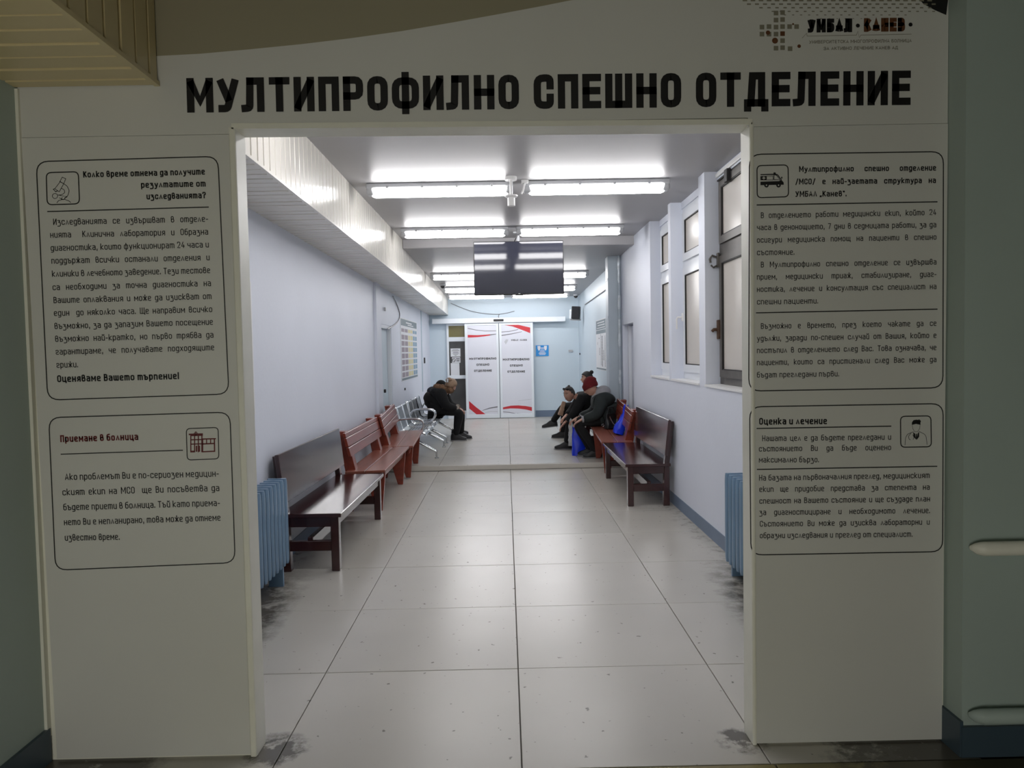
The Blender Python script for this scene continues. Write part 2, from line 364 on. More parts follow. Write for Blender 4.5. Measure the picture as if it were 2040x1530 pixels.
# ------------------------------------------------------------------ stroke lettering (Bulgarian letter forms)
G = {
'а': (3, 'o .2,5 3,5 3,0|o 3,0 0,0 0,2.9 3,2.9'), 'б': (3, 'c 0,0 3,0 3,4.4 0,4.4|o 0,2.2 0,6.7 2.9,7.2'),
'в': (3, 'c 0,0 3,0 3,3.7 0,3.7|o 0,2 0,7 2.5,7 2.5,3.7'), 'г': (2.8, 'o 0,4.1 0,5 2.8,5 2.8,2.5 0,2.5 0,0 2.8,0'),
'д': (3, 'c 0,0 3,0 3,5 0,5|o 3,3 3,-2 .2,-2|l 3,5 3,2.5'), 'е': (3, 'o 2.9,0 0,0 0,5 3,5 3,2.5 0,2.5'),
'ж': (4, 'l 2,0 2,7|l -.2,5 1.8,2.5 -.2,0|l 4.2,5 2.2,2.5 4.2,0'), 'з': (3, 'o 0,5 2.9,5 1.1,2.8|o 1.0,2.8 3,2.6 3,-2 -.1,-2'),
'и': (3, 'o 0,5 0,0 3,0|l 3,5 3,0'), 'й': (3, 'o 0,5 0,0 3,0|l 3,5 3,0|o .5,7.2 .5,6.3 2.5,6.3 2.5,7.2'),
'к': (3, 'l 0,0 0,7|l 3,5 .2,2.4 3.1,0'), 'л': (3, 'l 0,0 1.5,5 3,0'), 'м': (4, 'l 0,0 0,5|l .1,4.9 2,1.6 3.9,4.9|l 4,5 4,0'),
'н': (3, 'l 0,0 0,5|l 3,0 3,5|l 0,2.5 3,2.5'), 'о': (3, 'c 0,0 3,0 3,5 0,5'), 'п': (3, 'l 0,0 0,5|o 0,5 3,5 3,0'),
'р': (3, 'c 0,0 3,0 3,5 0,5|l 0,5 0,-2'), 'с': (3, 'o 3,3.9 3,5 0,5 0,0 3,0 3,1.1'), 'т': (4.6, 'l 0,0 0,5|o 0,5 2.3,5 2.3,0|o 2.3,5 4.6,5 4.6,0'),
'у': (3.1, 'l 0,5 1.6,.3|o 3.2,5 1.2,-2 .1,-2'), 'ф': (4.2, 'c 0,0 4.2,0 4.2,5 0,5|l 2.1,7 2.1,-2'), 'х': (3, 'l 0,0 3,5|l 0,5 3,0'),
'ц': (3.4, 'o 0,5 0,0 3,0|l 3,5 3,0 3.7,0 3.7,-1.3'), 'ч': (3, 'o 0,5 0,2.3 3,2.3|l 3,5 3,0'),
'ш': (4.6, 'o 0,5 0,0 2.3,0 2.3,5|o 2.3,3 2.3,0 4.6,0|l 4.6,5 4.6,0'), 'щ': (5, 'o 0,5 0,0 2.3,0 2.3,5|o 2.3,3 2.3,0 4.6,0|l 4.6,5 4.6,0 5.3,0 5.3,-1.3'),
'ъ': (3.6, 'l -.3,5 .8,5 .8,0|o .8,3 3.6,3 3.6,0 .8,0'), 'я': (3, 'o 3,2.3 .2,2.3 .2,5 3,5|l 3,5 3,0|l 1.5,2.3 0,0'),
'А': (3.4, 'l 0,0 1.7,7 3.4,0|l .5,2 2.9,2'), 'Б': (3, 'o 0,4 3,4 3,0 0,0|l 0,0 0,7 2.9,7'), 'В': (3, 'l 0,0 0,7|o 0,7 2.7,7 2.7,3.7 0,3.7|o 0,3.7 3,3.7 3,0 0,0'),
'Ц': (3.4, 'l 0,7 0,0 3.2,0 3.2,7|l 3.2,0 3.9,0 3.9,-1.3'), 'З': (3, 'o 0,5.8 0,7 3,7 3,3.8 1,3.8|o 1,3.8 3,3.8 3,0 0,0 0,1.2'), 'Ч': (3.2, 'o 0,7 0,3.2 3.2,3.2|l 3.2,0 3.2,7'), 'Г': (2.8, 'l 0,0 0,7 2.8,7'), 'Д': (3.8, 'l .6,0 1.0,7 3.2,7 3.2,0|l -.2,-1.3 -.2,0 4,0 4,-1.3'), 'Е': (2.8, 'l 2.8,7 0,7 0,0 2.8,0|l 0,3.6 2.6,3.6'), 'И': (3.2, 'l 0,7 0,0|l .1,.2 3.1,6.8|l 3.2,7 3.2,0'),
'К': (3.1, 'l 0,0 0,7|l 3,7 .2,3.2|l .9,4 3.2,0'), 'Л': (3.6, 'o -.4,0 .7,.1 .9,7|l .9,7 3.4,7 3.4,0'), 'М': (4.6, 'l 0,0 0,7|l .2,6.7 2.3,1.9 4.4,6.7|l 4.6,7 4.6,0'),
'Н': (3.2, 'l 0,0 0,7|l 3.2,0 3.2,7|l 0,3.5 3.2,3.5'), 'О': (3.2, 'C 0,0 3.2,0 3.2,7 0,7'), 'П': (3.2, 'l 0,0 0,7 3.2,7 3.2,0'), 'Р': (3.1, 'l 0,0 0,7|o 0,7 3.1,7 3.1,2.9 0,2.9'),
'С': (3.1, 'O 3.1,5 3.1,7 0,7 0,0 3.1,0 3.1,2'), 'Т': (3.2, 'l 0,7 3.2,7|l 1.6,7 1.6,0'), 'У': (3.4, 'l 0,7 1.7,2.4|o 3.4,7 1.5,0 .2,0'), 'Ф': (4.8, 'C 0,.4 4.8,.4 4.8,6.6 0,6.6|l 2.4,8 2.4,-1'),
'Ш': (4.8, 'l 0,7 0,0 4.8,0 4.8,7|l 2.4,7 2.4,0'), 'Щ': (5, 'l 0,7 0,0 4.8,0 4.8,7|l 2.4,7 2.4,0|l 4.8,0 5.5,0 5.5,-1.3'), 'ʌ': (3.4, 'l 0,0 1.7,7 3.4,0'),
'2': (3, 'o 0,5.6 0,7 3,7 3,4.3|l 3,4.4 0,0 3,0'), '4': (3.2, 'l 1.9,7 0,1.8 3.3,1.8|l 2.4,3.6 2.4,0'), '7': (3, 'l 0,7 3,7 1,0'),
'.': (.3, 'l 0,-.05 0,.75'), ',': (.5, 'l .3,.7 .2,-1.2'), '-': (1.8, 'l 0,2.6 1.8,2.6'), '!': (.3, 'l 0,7 0,2.2|l 0,-.05 0,.75'), '?': (3, 'o 0,5.8 0,7 3,7 3,4 1.5,4 1.5,2.1|l 1.5,-.05 1.5,.75'),
'/': (2.6, 'l 0,-1.2 2.6,7.6'), '„': (1.4, 'l .3,.6 0,-1.2|l 1.5,.6 1.2,-1.2'), '“': (1.4, 'l .3,5.6 0,7.2|l 1.5,5.6 1.2,7.2'), '·': (1.4, 'C 0,2.6 1.2,2.6 1.2,3.8 0,3.8'),
}
def round_path(pts, closed, r, n=3):
    P = [Vector(p) for p in pts]; out = []; N_ = len(P)
    for i, p in enumerate(P):
        if not closed and i in (0, N_ - 1): out.append(p); continue
        a, b_ = P[(i - 1) % N_], P[(i + 1) % N_]; da, db = (a - p), (b_ - p)
        k = min(r, da.length * .5, db.length * .5)
        s_, e = p + da.normalized() * k, p + db.normalized() * k
        for j in range(n + 1):
            t = j / n; out.append(s_ * (1 - t) ** 2 + p * 2 * t * (1 - t) + e * t * t)
    return out
def ribbon(mb, pts, closed, t, to3, caps=False):
    h = t / 2; n = len(pts); Ls = []; Rs = []
    if caps and not closed and n > 1:
        pts = list(pts)
        for i, j in ((0, 1), (-1, -2)):
            d_ = (pts[i] - pts[j])
            if d_.length > 1e-9: d_.normalize(); pts[i] = pts[i] + d_ * (h if min(abs(d_.x), abs(d_.y)) < .12 else h * .55)
    for i, p in enumerate(pts):
        a = pts[i - 1] if (i > 0 or closed) else None; b_ = pts[(i + 1) % n] if (i < n - 1 or closed) else None
        d1 = (p - a).normalized() if a is not None and (p - a).length > 1e-9 else None; d2 = (b_ - p).normalized() if b_ is not None and (b_ - p).length > 1e-9 else None
        if d1 is None: d1 = d2
        if d2 is None: d2 = d1
        if d1 is None: continue
        n1 = Vector((-d1.y, d1.x)); n2 = Vector((-d2.y, d2.x)); m = (n1 + n2)
        if m.length < 1e-6: m = n1
        m.normalize(); k = h / max(.7, m.dot(n1))
        Ls.append(p + m * k); Rs.append(p - m * k)
    cnt = len(Ls)
    vl = [mb.bm.verts.new(to3(v)) for v in Ls]; vr = [mb.bm.verts.new(to3(v)) for v in Rs]
    for i in range(cnt if closed else cnt - 1):
        j = (i + 1) % cnt; mb.bm.faces.new((vr[i], vr[j], vl[j], vl[i]))
def parse(ch):
    wd, s = G[ch]; res = []
    for path in s.split('|'):
        tk = path.split(); res.append((tk[0], [tuple(map(float, q.split(','))) for q in tk[1:]]))
    return wd, res
GAP = 1.75
def text_width(txt, t, kx, u, sp):
    x = 0
    for ch in txt:
        if ch == ' ': x += sp
        else: x += G[ch][0] * u * kx + t + GAP * u * kx * .56
    return x - GAP * u * kx * .56
def text_line(mb, txt, A, B, up_flip, cap, weight, mode, kx=1.0, each=None):
    """A, B: 3-D baseline ends on the board; letters run from A to B."""
    A = Vector(A); B = Vector(B); dx = (B - A); Ltot = dx.length; dx.normalize()
    upv = up_flip.normalized() if up_flip else Vector((0, 0, 1)); upv = (upv - dx * upv.dot(dx)).normalized()
    t = cap * weight; u = (cap - t) / 7.0
    nsp = txt.count(' ')
    if mode == 'fit' or nsp == 0:
        base_sp = 1; lo, hi = .3, 3
        for _ in range(40):
            mid = (lo + hi) / 2; w_ = text_width(txt, t, mid, u, 2.6 * u * mid)
            if w_ > Ltot: hi = mid
            else: lo = mid
        kx = lo; sp = 2.6 * u * kx
    else:
        for _ in range(60):
            w0 = text_width(txt, t, kx, u, 0); sp = (Ltot - w0) / nsp
            if sp < 2.0 * u * kx: kx *= .985
            else: break
    x = 0
    for ch in txt:
        if ch == ' ': x += sp; continue
        wd, paths = parse(ch)
        if each: mb = MB()
        ox = x + t / 2
        def to3(v): return A + dx * v.x + upv * v.y
        for kind, pts in paths:
            P = [Vector((ox + px * u * kx, t / 2 + py * u)) for px, py in pts]
            if kind == 'c': ribbon(mb, round_path(P, True, 1.3 * u), True, t, to3)
            elif kind == 'C': ribbon(mb, round_path(P, True, 1.9 * u, 4), True, t, to3)
            elif kind == 'o': ribbon(mb, round_path(P, False, 1.3 * u), False, t, to3, True)
            elif kind == 'O': ribbon(mb, round_path(P, False, 1.9 * u, 4), False, t, to3, True)
            else: ribbon(mb, P, False, t, to3, True)
        x += wd * u * kx + t + GAP * u * kx * .56
        if each: each(mb)
    return kx
FP = 2.949  # printed face of the boards
def P(px, py, Y=FP): return at_y(px, py, Y)
def stroke(mb, pts, t, closed=False, Y=FP, r=0, px=True):
    q = [P(*p, Y) for p in pts] if px else pts
    q = [Vector((v[0], v[2])) for v in q]
    if r: q = round_path(q, closed, r, 5)
    ribbon(mb, q, closed, t, lambda v: Vector((v.x, Y, v.y)))
def fill(mb, pts, Y=FP): mb.poly([P(*p, Y) for p in pts])

# ------------------------------------------------------------------ boards
def board_poly(px, y0, y1):
    q = [P(*p, y0) for p in px]; return [(v.x, v.z) for v in q]
hs = thing('header_sign', 'wide off-white header sign with big black heading above the opening', 'sign', (-.06, 2.957, 2.46))
def rel(mb, name, m, par, **k):
    o = mb.build(name, m, None, **k)
    if name in ('body_text', 'title', 'closing_line', 'halftone_print', 'emblem_small_print', 'emblem_squares', 'emblem_dots', 'printed_frame', 'emblem_word'): o['kind'] = 'stuff'
    o.parent = par; o.matrix_parent_inverse = par.matrix_basis.inverted(); return o
hz = lambda x: 2.452 + (x + 1.85) * -.002
rel(MB().box(-1.855, 2.952, 2.458, -1.045, 2.965, 3.19).box(-1.045, 2.952, 2.487, .955, 2.965, 3.19).box(.955, 2.952, 2.452, 1.733, 2.965, 3.19), 'board', board_m, hs)
text_line(MB(), 'МУЛТИПРОФИЛНО СПЕШНО ОТДЕЛЕНИЕ', P(373, 224.5), P(1814, 209), None, .131, .215, 'fit', each=lambda q: rel(q, 'letter', ink_m, hs, normals=False))
# swoosh print at the top of the sign
mb = MB(); top = []
curve = [(305, 112), (400, 107), (500, 98), (600, 88), (700, 76), (800, 62), (900, 45), (1000, 27), (1080, 12), (1160, -4), (1240, -22), (1300, -40)]
for a, b_ in zip(curve, curve[1:]):
    A, B = P(*a, 2.951), P(*b_, 2.951); mb.quad(A, B, Vector((B.x, 2.951, 3.19)), Vector((A.x, 2.951, 3.19)))
rel(mb, 'swoosh_print', swoosh_m, hs, normals=False)
mb = MB(); mb.poly([P(*p, 2.951) for p in ((1822, -10), (1840, 8), (1862, 20), (1885, 30), (1890, -10))]); rel(mb, 'corner_print', ink_m, hs, normals=False)
mb = MB()
for r in range(6):
    for c in range(26):
        x = 1468 + c * 16 + (r % 2) * 8; y = 1 + r * 7.2
        lim = 42 - abs(x - 1680) * .09 - (14 if x < 1540 else 0) * (1540 - x) / 40
        if y > lim or x > 1862: continue
        k = 1.0 - r * .13; s_ = 4.6 * k; fill(mb, [(x - s_, y - 1.7 * k), (x + s_, y - 1.7 * k), (x + s_, y + 1.7 * k), (x - s_, y + 1.7 * k)], 2.9508)
rel(mb, 'halftone_print', grey_ink, hs, normals=False)
mb = MB(); mbd = MB()
for (x, y, k) in [(1546, 26, 0), (1559, 25, 0), (1546, 40, 0), (1559, 39, 0), (1518, 54, 0), (1532, 53, 0), (1546, 54, 0), (1559, 53, 0), (1573, 53, 0), (1587, 53, 0), (1518, 68, 0), (1532, 68, 0), (1546, 68, 0), (1559, 67, 1), (1559, 81, 0), (1546, 96, 0), (1559, 95, 0), (1574, 97, 0)]:
    fill(mbd if k else mb, [(x - 4.6, y - 4.6), (x + 4.6, y - 4.6), (x + 4.6, y + 4.6), (x - 4.6, y + 4.6)], 2.9506)
def disc(mb, x, y, r, Y=2.9504, n=14): fill(mb, [(x + r * math.cos(2 * PI * i / n), y + r * math.sin(2 * PI * i / n)) for i in range(n)], Y)
for (x, y, r) in ((1530, 65, 4.4), (1544, 81, 6), (1592, 92, 3.6), (1580, 48, 2)): disc(mbd, x, y, r)
rel(mb, 'emblem_squares', grey_ink, hs, normals=False); rel(mbd, 'emblem_dots', brown_ink, hs, normals=False)
mb = MB(); text_line(mb, 'УМБАЛ', P(1609, 65, 2.9505), P(1698, 64, 2.9505), None, .052, .3, 'fit'); disc(mb, 1709, 51, 4); disc(mb, 1814, 49, 4)
rel(mb, 'emblem_word', ink_m, hs, normals=False)
mb = MB(); text_line(mb, 'КАНЕВ', P(1721, 63.5, 2.9505), P(1803, 62.5, 2.9505), None, .052, .3, 'fit'); rel(mb, 'emblem_word', brown_ink, hs, normals=False)
mb = MB(); stroke(mb, [(1598, 76), (1607, 66), (1608, 72), (1706, 70), (1709, 62), (1712, 75), (1715, 70), (1816, 68)], .0018, Y=2.9505)
text_line(mb, 'УНИВЕРСИТЕТСКА МНОГОПРОФИЛНА БОЛНИЦА', P(1612, 87, 2.9505), P(1816, 84, 2.9505), None, .0125, .16, 'fit')
text_line(mb, 'ЗА АКТИВНО ЛЕЧЕНИЕ КАНЕВ АД', P(1641, 100, 2.9505), P(1789, 98, 2.9505), None, .0125, .16, 'fit')
rel(mb, 'emblem_small_print', grey_ink, hs, normals=False)

def rframe(mb, pts, t=.0042, r=.047): stroke(mb, pts, t, closed=True, r=r)
def info_board(label, x0, x1, ztl, ztr, zbl, zbr, loc, xb0=None, xb1=None):
    t = thing('info_board', label, 'sign', loc)
    xb0 = x0 if xb0 is None else xb0; xb1 = x1 if xb1 is None else xb1
    rel(MB().prism([(xb0, zbl), (xb1, zbr), (x1, ztr), (x0, ztl)], 2.95, 2.965), 'board', board_m, t); return t
L = info_board('off-white text board on the left pier, microscope icon above and red hospital icon below', -1.848, -1.052, 2.456, 2.456, .012, .012, (-1.44, 2.957, .012), -1.822)
R = info_board('off-white text board on the right pier, ambulance icon above and doctor icon below', .975, 1.733, 2.45, 2.45, .008, .008, (1.35, 2.957, .008), None, 1.722)
def lines(rows, cap, weight, kx):
    mb = MB()
    for txt, x0, y0, x1, y1, mode in rows:
        text_line(mb, txt, P(x0, y0), P(x1, y1), None, cap, weight, mode, kx)
    return mb
rel(lines([('Колко време отнема да получите', 165.9, 353.9, 408.3, 347.8, 'fit'), ('резултатите от', 281, 374.4, 409.7, 371.7, 'fit'), ('изследванията?', 292, 397.5, 410.3, 394.9, 'fit')], .0245, .19, 1), 'title', ink_m, L, normals=False)
KX = 1.03
rel(lines([('Изследванията се извършват в отделе-', 106.2, 448.3, 414.7, 441.7, 'j'), ('нията  Клинична лаборатория и Образна', 100.2, 473.8, 414.7, 467.4, 'j'),
 ('диагностика, които функционират 24 часа и', 101.2, 500, 416.1, 492.9, 'j'), ('поддържат всички останали отделения и', 102.6, 525.5, 417.7, 518.6, 'j'),
 ('клиники в лечебното заведение. Тези тестове', 103.8, 551.6, 418.7, 544.2, 'j'), ('са необходими за точна диагностика на', 104.9, 578.2, 420.4, 570, 'j'),
 ('Вашите оплаквания и може да изискват от', 106.9, 604.1, 421.4, 595.9, 'j'), ('един  до няколко часа. Ще направим всичко', 107.6, 629.6, 422.9, 621.8, 'j'),
 ('възможно, за да запазим Вашето посещение', 108.8, 655.7, 424.3, 646.9, 'j'), ('възможно най-кратко, но първо трябва да', 110.2, 681.2, 425.3, 672.7, 'j'),
 ('гарантираме, че получавате подходящите', 111.2, 706.7, 426.9, 697.8, 'j'), ('грижи.', 112.7, 732.8, 155.9, 731.8, 'fit')], .0245, .125, KX), 'body_text', ink_m, L, normals=False)
rel(lines([('Оценяваме Вашето търпение!', 114.1, 761.6, 357.3, 755.3, 'fit')], .0275, .19, 1), 'closing_line', ink_m, L, normals=False)
rel(lines([('Приемане в болница', 120.2, 881, 275.5, 876.6, 'fit')], .0275, .2, 1), 'title', red_ink, L, normals=False)
rel(lines([('Ако проблемът Ви е по-сериозен медицин-', 129.6, 956.6, 436.1, 949.4, 'j'), ('ският екип на МСО  ще Ви посъветва да', 124.5, 987, 437, 978.3, 'j'),
 ('бъдете приети в болница. Тъй като приема-', 126.4, 1016.9, 438.3, 1008, 'j'), ('нето Ви е непланирано, това може да отнеме', 127.7, 1046.7, 439.5, 1037.3, 'j'),
 ('известно време.', 129.3, 1077.4, 239, 1075.5, 'fit')], .0265, .125, KX), 'body_text', ink_m, L, normals=False)
mb = MB(); rframe(mb, [(72, 322), (434, 311.5), (456, 785), (95, 797)]); rframe(mb, [(97, 832), (458, 821), (468.5, 1121), (110.5, 1136)])
rframe(mb, [(92, 344), (156, 342), (158.5, 406), (94, 408)], .0042, .02); rframe(mb, [(371, 854), (434.5, 851.5), (436, 914), (373, 916.5)], .0036, .016)
stroke(mb, [(94, 421.5), (416, 412.5)], .0042); stroke(mb, [(120.8, 904.9), (364.5, 897)], .0038)
rel(mb, 'printed_frame', ink_m, L, normals=False)
# microscope icon
mb = MB(); s = .0022
stroke(mb, [(124, 353), (131, 356), (127, 366), (119, 362)], s, True); stroke(mb, [(120, 362), (127, 366), (118, 382), (109, 376)], s, True)
stroke(mb, [(109, 376), (106, 377), (111, 382), (115, 380)], .003); stroke(mb, [(127, 366), (134, 371), (138, 380), (135, 390), (128, 395)], s, r=.004)
stroke(mb, [(122, 375), (128, 378), (129, 384), (123, 388), (114, 389)], s, r=.004); stroke(mb, [(105, 387), (110, 385), (115, 388), (114, 394), (108, 396), (104, 392)], s, True, r=.004)
stroke(mb, [(118, 389), (134, 392), (126, 398), (118, 394)], s); stroke(mb, [(113, 404.5), (117, 399), (128, 397), (137, 400), (141, 403.5)], s, r=.004); stroke(mb, [(122, 398), (124, 393)], s)
rel(mb, 'microscope_icon', ink_m, L, normals=False)
# hospital icon (red)
mb = MB()
def R4(a, b_, c, d): fill(mb, [(a, b_), (c, b_ - (c - a) * .03), (c, d - (c - a) * .03), (a, d)])
R4(376, 864, 404, 867); R4(403, 873.5, 430, 876); 
for x in (379, 386.5, 394, 401): R4(x, 866, x + 2.2, 901)
for y in (868, 876.5, 885): R4(379, y - 1.2, 404, y + 1)
R4(379, 898, 388, 901.5); stroke(mb, [(403.5, 874), (403.5, 900), (427.5, 899), (427, 874)], .005); stroke(mb, [(403, 884.5), (427, 883.5)], .005); stroke(mb, [(411.5, 875), (411.5, 884)], .004); stroke(mb, [(419.5, 875), (419.5, 884)], .004)
R4(390, 888, 393, 900); R4(395.5, 888, 398.5, 900)
stroke(mb, [(386, 864), (390, 859.5), (394, 864), (390, 868.5)], .0022, True, r=.003); stroke(mb, [(390, 861), (390, 867)], .003); stroke(mb, [(387, 864), (393, 864)], .003)
rel(mb, 'hospital_icon', red_ink, L, normals=False)
# right board print
rel(lines([('Мултипрофилно спешно отделение', 1592, 342.7, 1864.9, 339.8, 'j'), ('/МСО/ е най-заетата структура на', 1584.5, 367.6, 1864.5, 364.7, 'j'), ('УМБАʌ „Канев“.', 1584.5, 392.2, 1687, 391.2, 'fit')], .0225, .18, 1.1), 'title', ink_m, R, normals=False)
rel(lines([('В отделението работи медицински екип, който 24', 1515.9, 434.7, 1865, 428.4, 'j'), ('часа в денонощието, 7 дни в седмицата работи, за да', 1508, 458.8, 1865.1, 452.9, 'j'),
 ('осигури медицинска помощ на пациенти в спешно', 1508, 483.7, 1865.5, 477.5, 'j'), ('състояние.', 1508, 508.4, 1583.1, 507.5, 'fit'), ('В Мултипрофилно спешно отделение се извършва', 1515.9, 532.9, 1865.5, 527, 'j'),
 ('прием, медицински триаж, стабилизиране, диаг-', 1508, 557.3, 1865.5, 551.5, 'j'), ('ностика, лечение и консултация със специалист на', 1508, 581.8, 1865.5, 575.9, 'j'),
 ('спешни пациенти.', 1508, 606.7, 1630.2, 604.7, 'fit'), ('Възможно е времето, през което чакате да се', 1515.9, 655.3, 1865.5, 649.2, 'j'), ('удължи, заради по-спешен случай от Вашия, който е', 1508, 679.8, 1865.5, 673.3, 'j'),
 ('постъпил в отделението след Вас. Това означава, че', 1508, 703.7, 1865.5, 697.5, 'j'), ('пациенти, които са пристигнали след Вас може да', 1508, 727.8, 1865.5, 721.4, 'j'),
 ('бъдат прегледани първи.', 1508, 752.4, 1672, 749.8, 'fit')], .0225, .125, KX), 'body_text', ink_m, R, normals=False)
rel(lines([('Оценка и лечение', 1512.3, 846.2, 1647.6, 845, 'fit')], .027, .19, 1), 'title', ink_m, R, normals=False)
rel(lines([('Нашата цел е да бъдете прегледани и', 1518.4, 879, 1775.1, 876, 'j'), ('състоянието Ви да бъде оценено', 1511.9, 899.7, 1775.1, 896.7, 'j'), ('максимално бързо.', 1511.9, 921.6, 1631.8, 921, 'fit'),
 ('На базата на първоначалния преглед, медицинският', 1512.3, 957.6, 1852.1, 952.4, 'j'), ('екип ще придобие представа за степента на', 1512.7, 980.3, 1852.1, 975.7, 'j'),
 ('спешност на Вашето състояние и ще създаде план', 1512.9, 1003.6, 1852.7, 999, 'j'), ('за диагностициране и необходимото лечение.', 1512.9, 1026.3, 1853, 1022.3, 'j'),
 ('Състоянието Ви може да изисква лабораторни и', 1513.7, 1049.2, 1852.1, 1045.2, 'j'), ('образни изследвания и преглед от специалист.', 1513.7, 1072.5, 1818.3, 1069.5, 'fit')], .0232, .125, KX), 'body_text', ink_m, R, normals=False)
mb = MB(); rframe(mb, [(1493, 307.5), (1879.5, 302), (1878.5, 772.5), (1491.8, 779)]); rframe(mb, [(1493.5, 810.5), (1879, 804), (1878, 1099), (1496, 1105.8)])
rframe(mb, [(1508, 330), (1570, 328.5), (1571, 392), (1508.5, 394)], .004, .018); rframe(mb, [(1794, 829.5), (1854.5, 828.5), (1855.5, 890), (1794.5, 891)], .004, .018)
for a in ([(1507.3, 408.4), (1867.8, 402)], [(1506, 623.3), (1867.8, 615.9)], [(1507.2, 853.7), (1775.7, 849)], [(1507.8, 935.2), (1867.3, 929)]): stroke(mb, a, .0042)
rel(mb, 'printed_frame', ink_m, R, normals=False)
mb = MB()   # ambulance
def F(*p): fill(mb, p)
F((1515, 347), (1543, 346), (1543, 348.5), (1515, 349)); F((1541, 346), (1541, 343.5), (1545, 343.5), (1546, 347)); F((1515, 351), (1518, 351), (1518, 359), (1515, 359)); F((1518, 351), (1527, 350.6), (1527, 352), (1518, 352)); F((1525, 352), (1527, 352), (1527, 359), (1525, 359))
F((1518, 357.2), (1527, 357.2), (1527, 359), (1518, 359)); F((1518, 352), (1520.4, 352), (1520.4, 354), (1518, 354)); F((1523, 352), (1525, 352), (1525, 354), (1523, 354)); F((1518, 355.5), (1520.4, 355.5), (1520.4, 357.2), (1518, 357.2)); F((1523, 355.5), (1525, 355.5), (1525, 357.2), (1523, 357.2))
stroke(mb, [(1527, 351), (1540, 350.5), (1540, 358.5), (1527, 358.5)], .0018, True); stroke(mb, [(1541.5, 358), (1542, 348), (1547, 349), (1554, 358), (1541.5, 358)], .003); stroke(mb, [(1542, 346.5), (1549, 348), (1557, 359)], .0035); F((1556, 353), (1558, 351.5), (1559, 355), (1556.5, 356.5))
F((1515, 362), (1558, 360.5), (1561, 363), (1561.5, 368), (1515, 369)); F((1553, 359), (1557, 359), (1561, 363), (1553, 362))
for x in (1527, 1551): disc(mb, x, 369, 4.6, 2.9488)
rel(mb, 'ambulance_icon', ink_m, R, normals=False)
mb = MB()
for x in (1527, 1551): mb = MB(); disc(mb, x, 369, 1.5, 2.9484); rel(mb, 'wheel_hub_print', board_m, R, normals=False)
mb = MB()   # doctor
fill(mb, [(1816.5, 846.5), (1817, 841), (1820, 837), (1826, 836), (1833, 838), (1834, 846.5), (1825, 844.5)]); stroke(mb, [(1817.5, 847), (1818.5, 854), (1822, 860), (1828, 860), (1832, 854), (1833, 847)], .0014)
stroke(mb, [(1827, 839.5), (1830.8, 835.6), (1834.6, 839.5), (1830.8, 843.4)], .0028, True, r=.004); disc(mb, 1830.8, 839.5, 1.3)
stroke(mb, [(1803, 887), (1804, 872), (1808, 865), (1820, 860)], .0018, r=.004); stroke(mb, [(1847, 886), (1845, 870), (1842, 865), (1831, 859.5)], .0018, r=.004)
fill(mb, [(1819, 861), (1823, 864), (1825, 876), (1820, 870)]); fill(mb, [(1831, 860), (1828, 864), (1826.5, 876), (1831, 870)]); fill(mb, [(1824.5, 864), (1826.5, 864), (1827.5, 873), (1826, 876.5), (1824.5, 873)])
stroke(mb, [(1815, 863), (1810, 869), (1811, 875), (1814, 876.5)], .0018, r=.003); stroke(mb, [(1818, 866), (1821, 871), (1819, 876)], .0018, r=.003)
rel(mb, 'doctor_icon', ink_m, R, normals=False)
# opening edge trims
tm = structure(empty('trim_4'), 'rounded white corner trim around the opening')
MB().rbox(-1.052, 2.946, 0.0, -1.026, 3.065, 2.487, .006).build('corner_profile', trim_m, tm)
MB().rbox(.960, 2.946, 0.0, .977, 3.065, 2.472, .006).build('corner_profile', trim_m, tm)
MB().prism([(-1.04, 2.476), (.97, 2.459), (.97, 2.48), (-1.04, 2.497)], 2.946, 3.064).build('corner_profile', trim_m, tm)
MB().box(-1.862, 2.94, .1, -1.848, 2.968, 2.64).build('corner_profile', trim_m, tm)

# guard rails on the foyer's right wall
for (z, lab, m_, hh) in ((.82, 'off-white wall guard rail at hip height on the foyer right wall', trim_m, .028), (.172, 'blue-grey bumper rail low on the foyer right wall above the baseboard', foyer_m, .03)):
    g_ = thing('guard_rail', lab, 'rail', (1.76, 2.84, z))
    sec = []
    for x, k in ((1.752, .35), (1.765, .75), (1.79, 1.0), (3.6, 1.0)):
        ring = [(x - 1.76, -.0 if False else (-.012 - .055 * k * (.5 + .5 * math.cos(a))), hh * k * math.sin(a)) for a in [2 * PI * i / 12 for i in range(12)]]
        sec.append(ring)
    MB().loft(sec).build('rail', m_, g_, smooth=True)
    for x in (.25, 1.1): MB().box(x, -.014, -.012, x + .05, -.0, .012).build('bracket', trim_m, g_)

# ------------------------------------------------------------------ ceiling lights
def fixture():
    t = empty('ceiling_light')
    MB().rbox(-.635, -.055, -.045, .635, .055, 0, .012).build('housing', lamp_h, t)
    for s_ in (-1, 1): MB().rbox(s_ * .60 - .035, -.05, -.10, s_ * .60 + .035, .05, -.03, .02, 3).build('end_cap', lamp_h, t)
    ring = lambda x, k: [(x, .058 * k * math.cos(a), -.050 - .068 * k * max(-.2, math.sin(a))) for a in [2 * PI * i / 12 for i in range(12)]]
    MB().loft([ring(-.60, .45), ring(-.585, .85), ring(-.56, 1), ring(.56, 1), ring(.585, .85), ring(.60, .45)]).build('diffuser', tube_m, t, smooth=True)
    for x in (-.45, -.15, .15, .45):
        for y in (-1, 1): MB().box(x - .010, y * .058 - .004, -.048, x + .010, y * .058 + .004, -.026).build('clip', chrome_m, t)
    return t
fx0 = fixture(); used = False
rows = [(4.27, C1, 'row just behind the header, out of sight'), (6.61, C1, 'nearest row'), (8.955, C1, 'second row, in front of the television'),
        (12.6, None, 'third row, behind the television'), (14.8, None, 'fourth row'), (16.3, None, 'last row before the sliding door')]
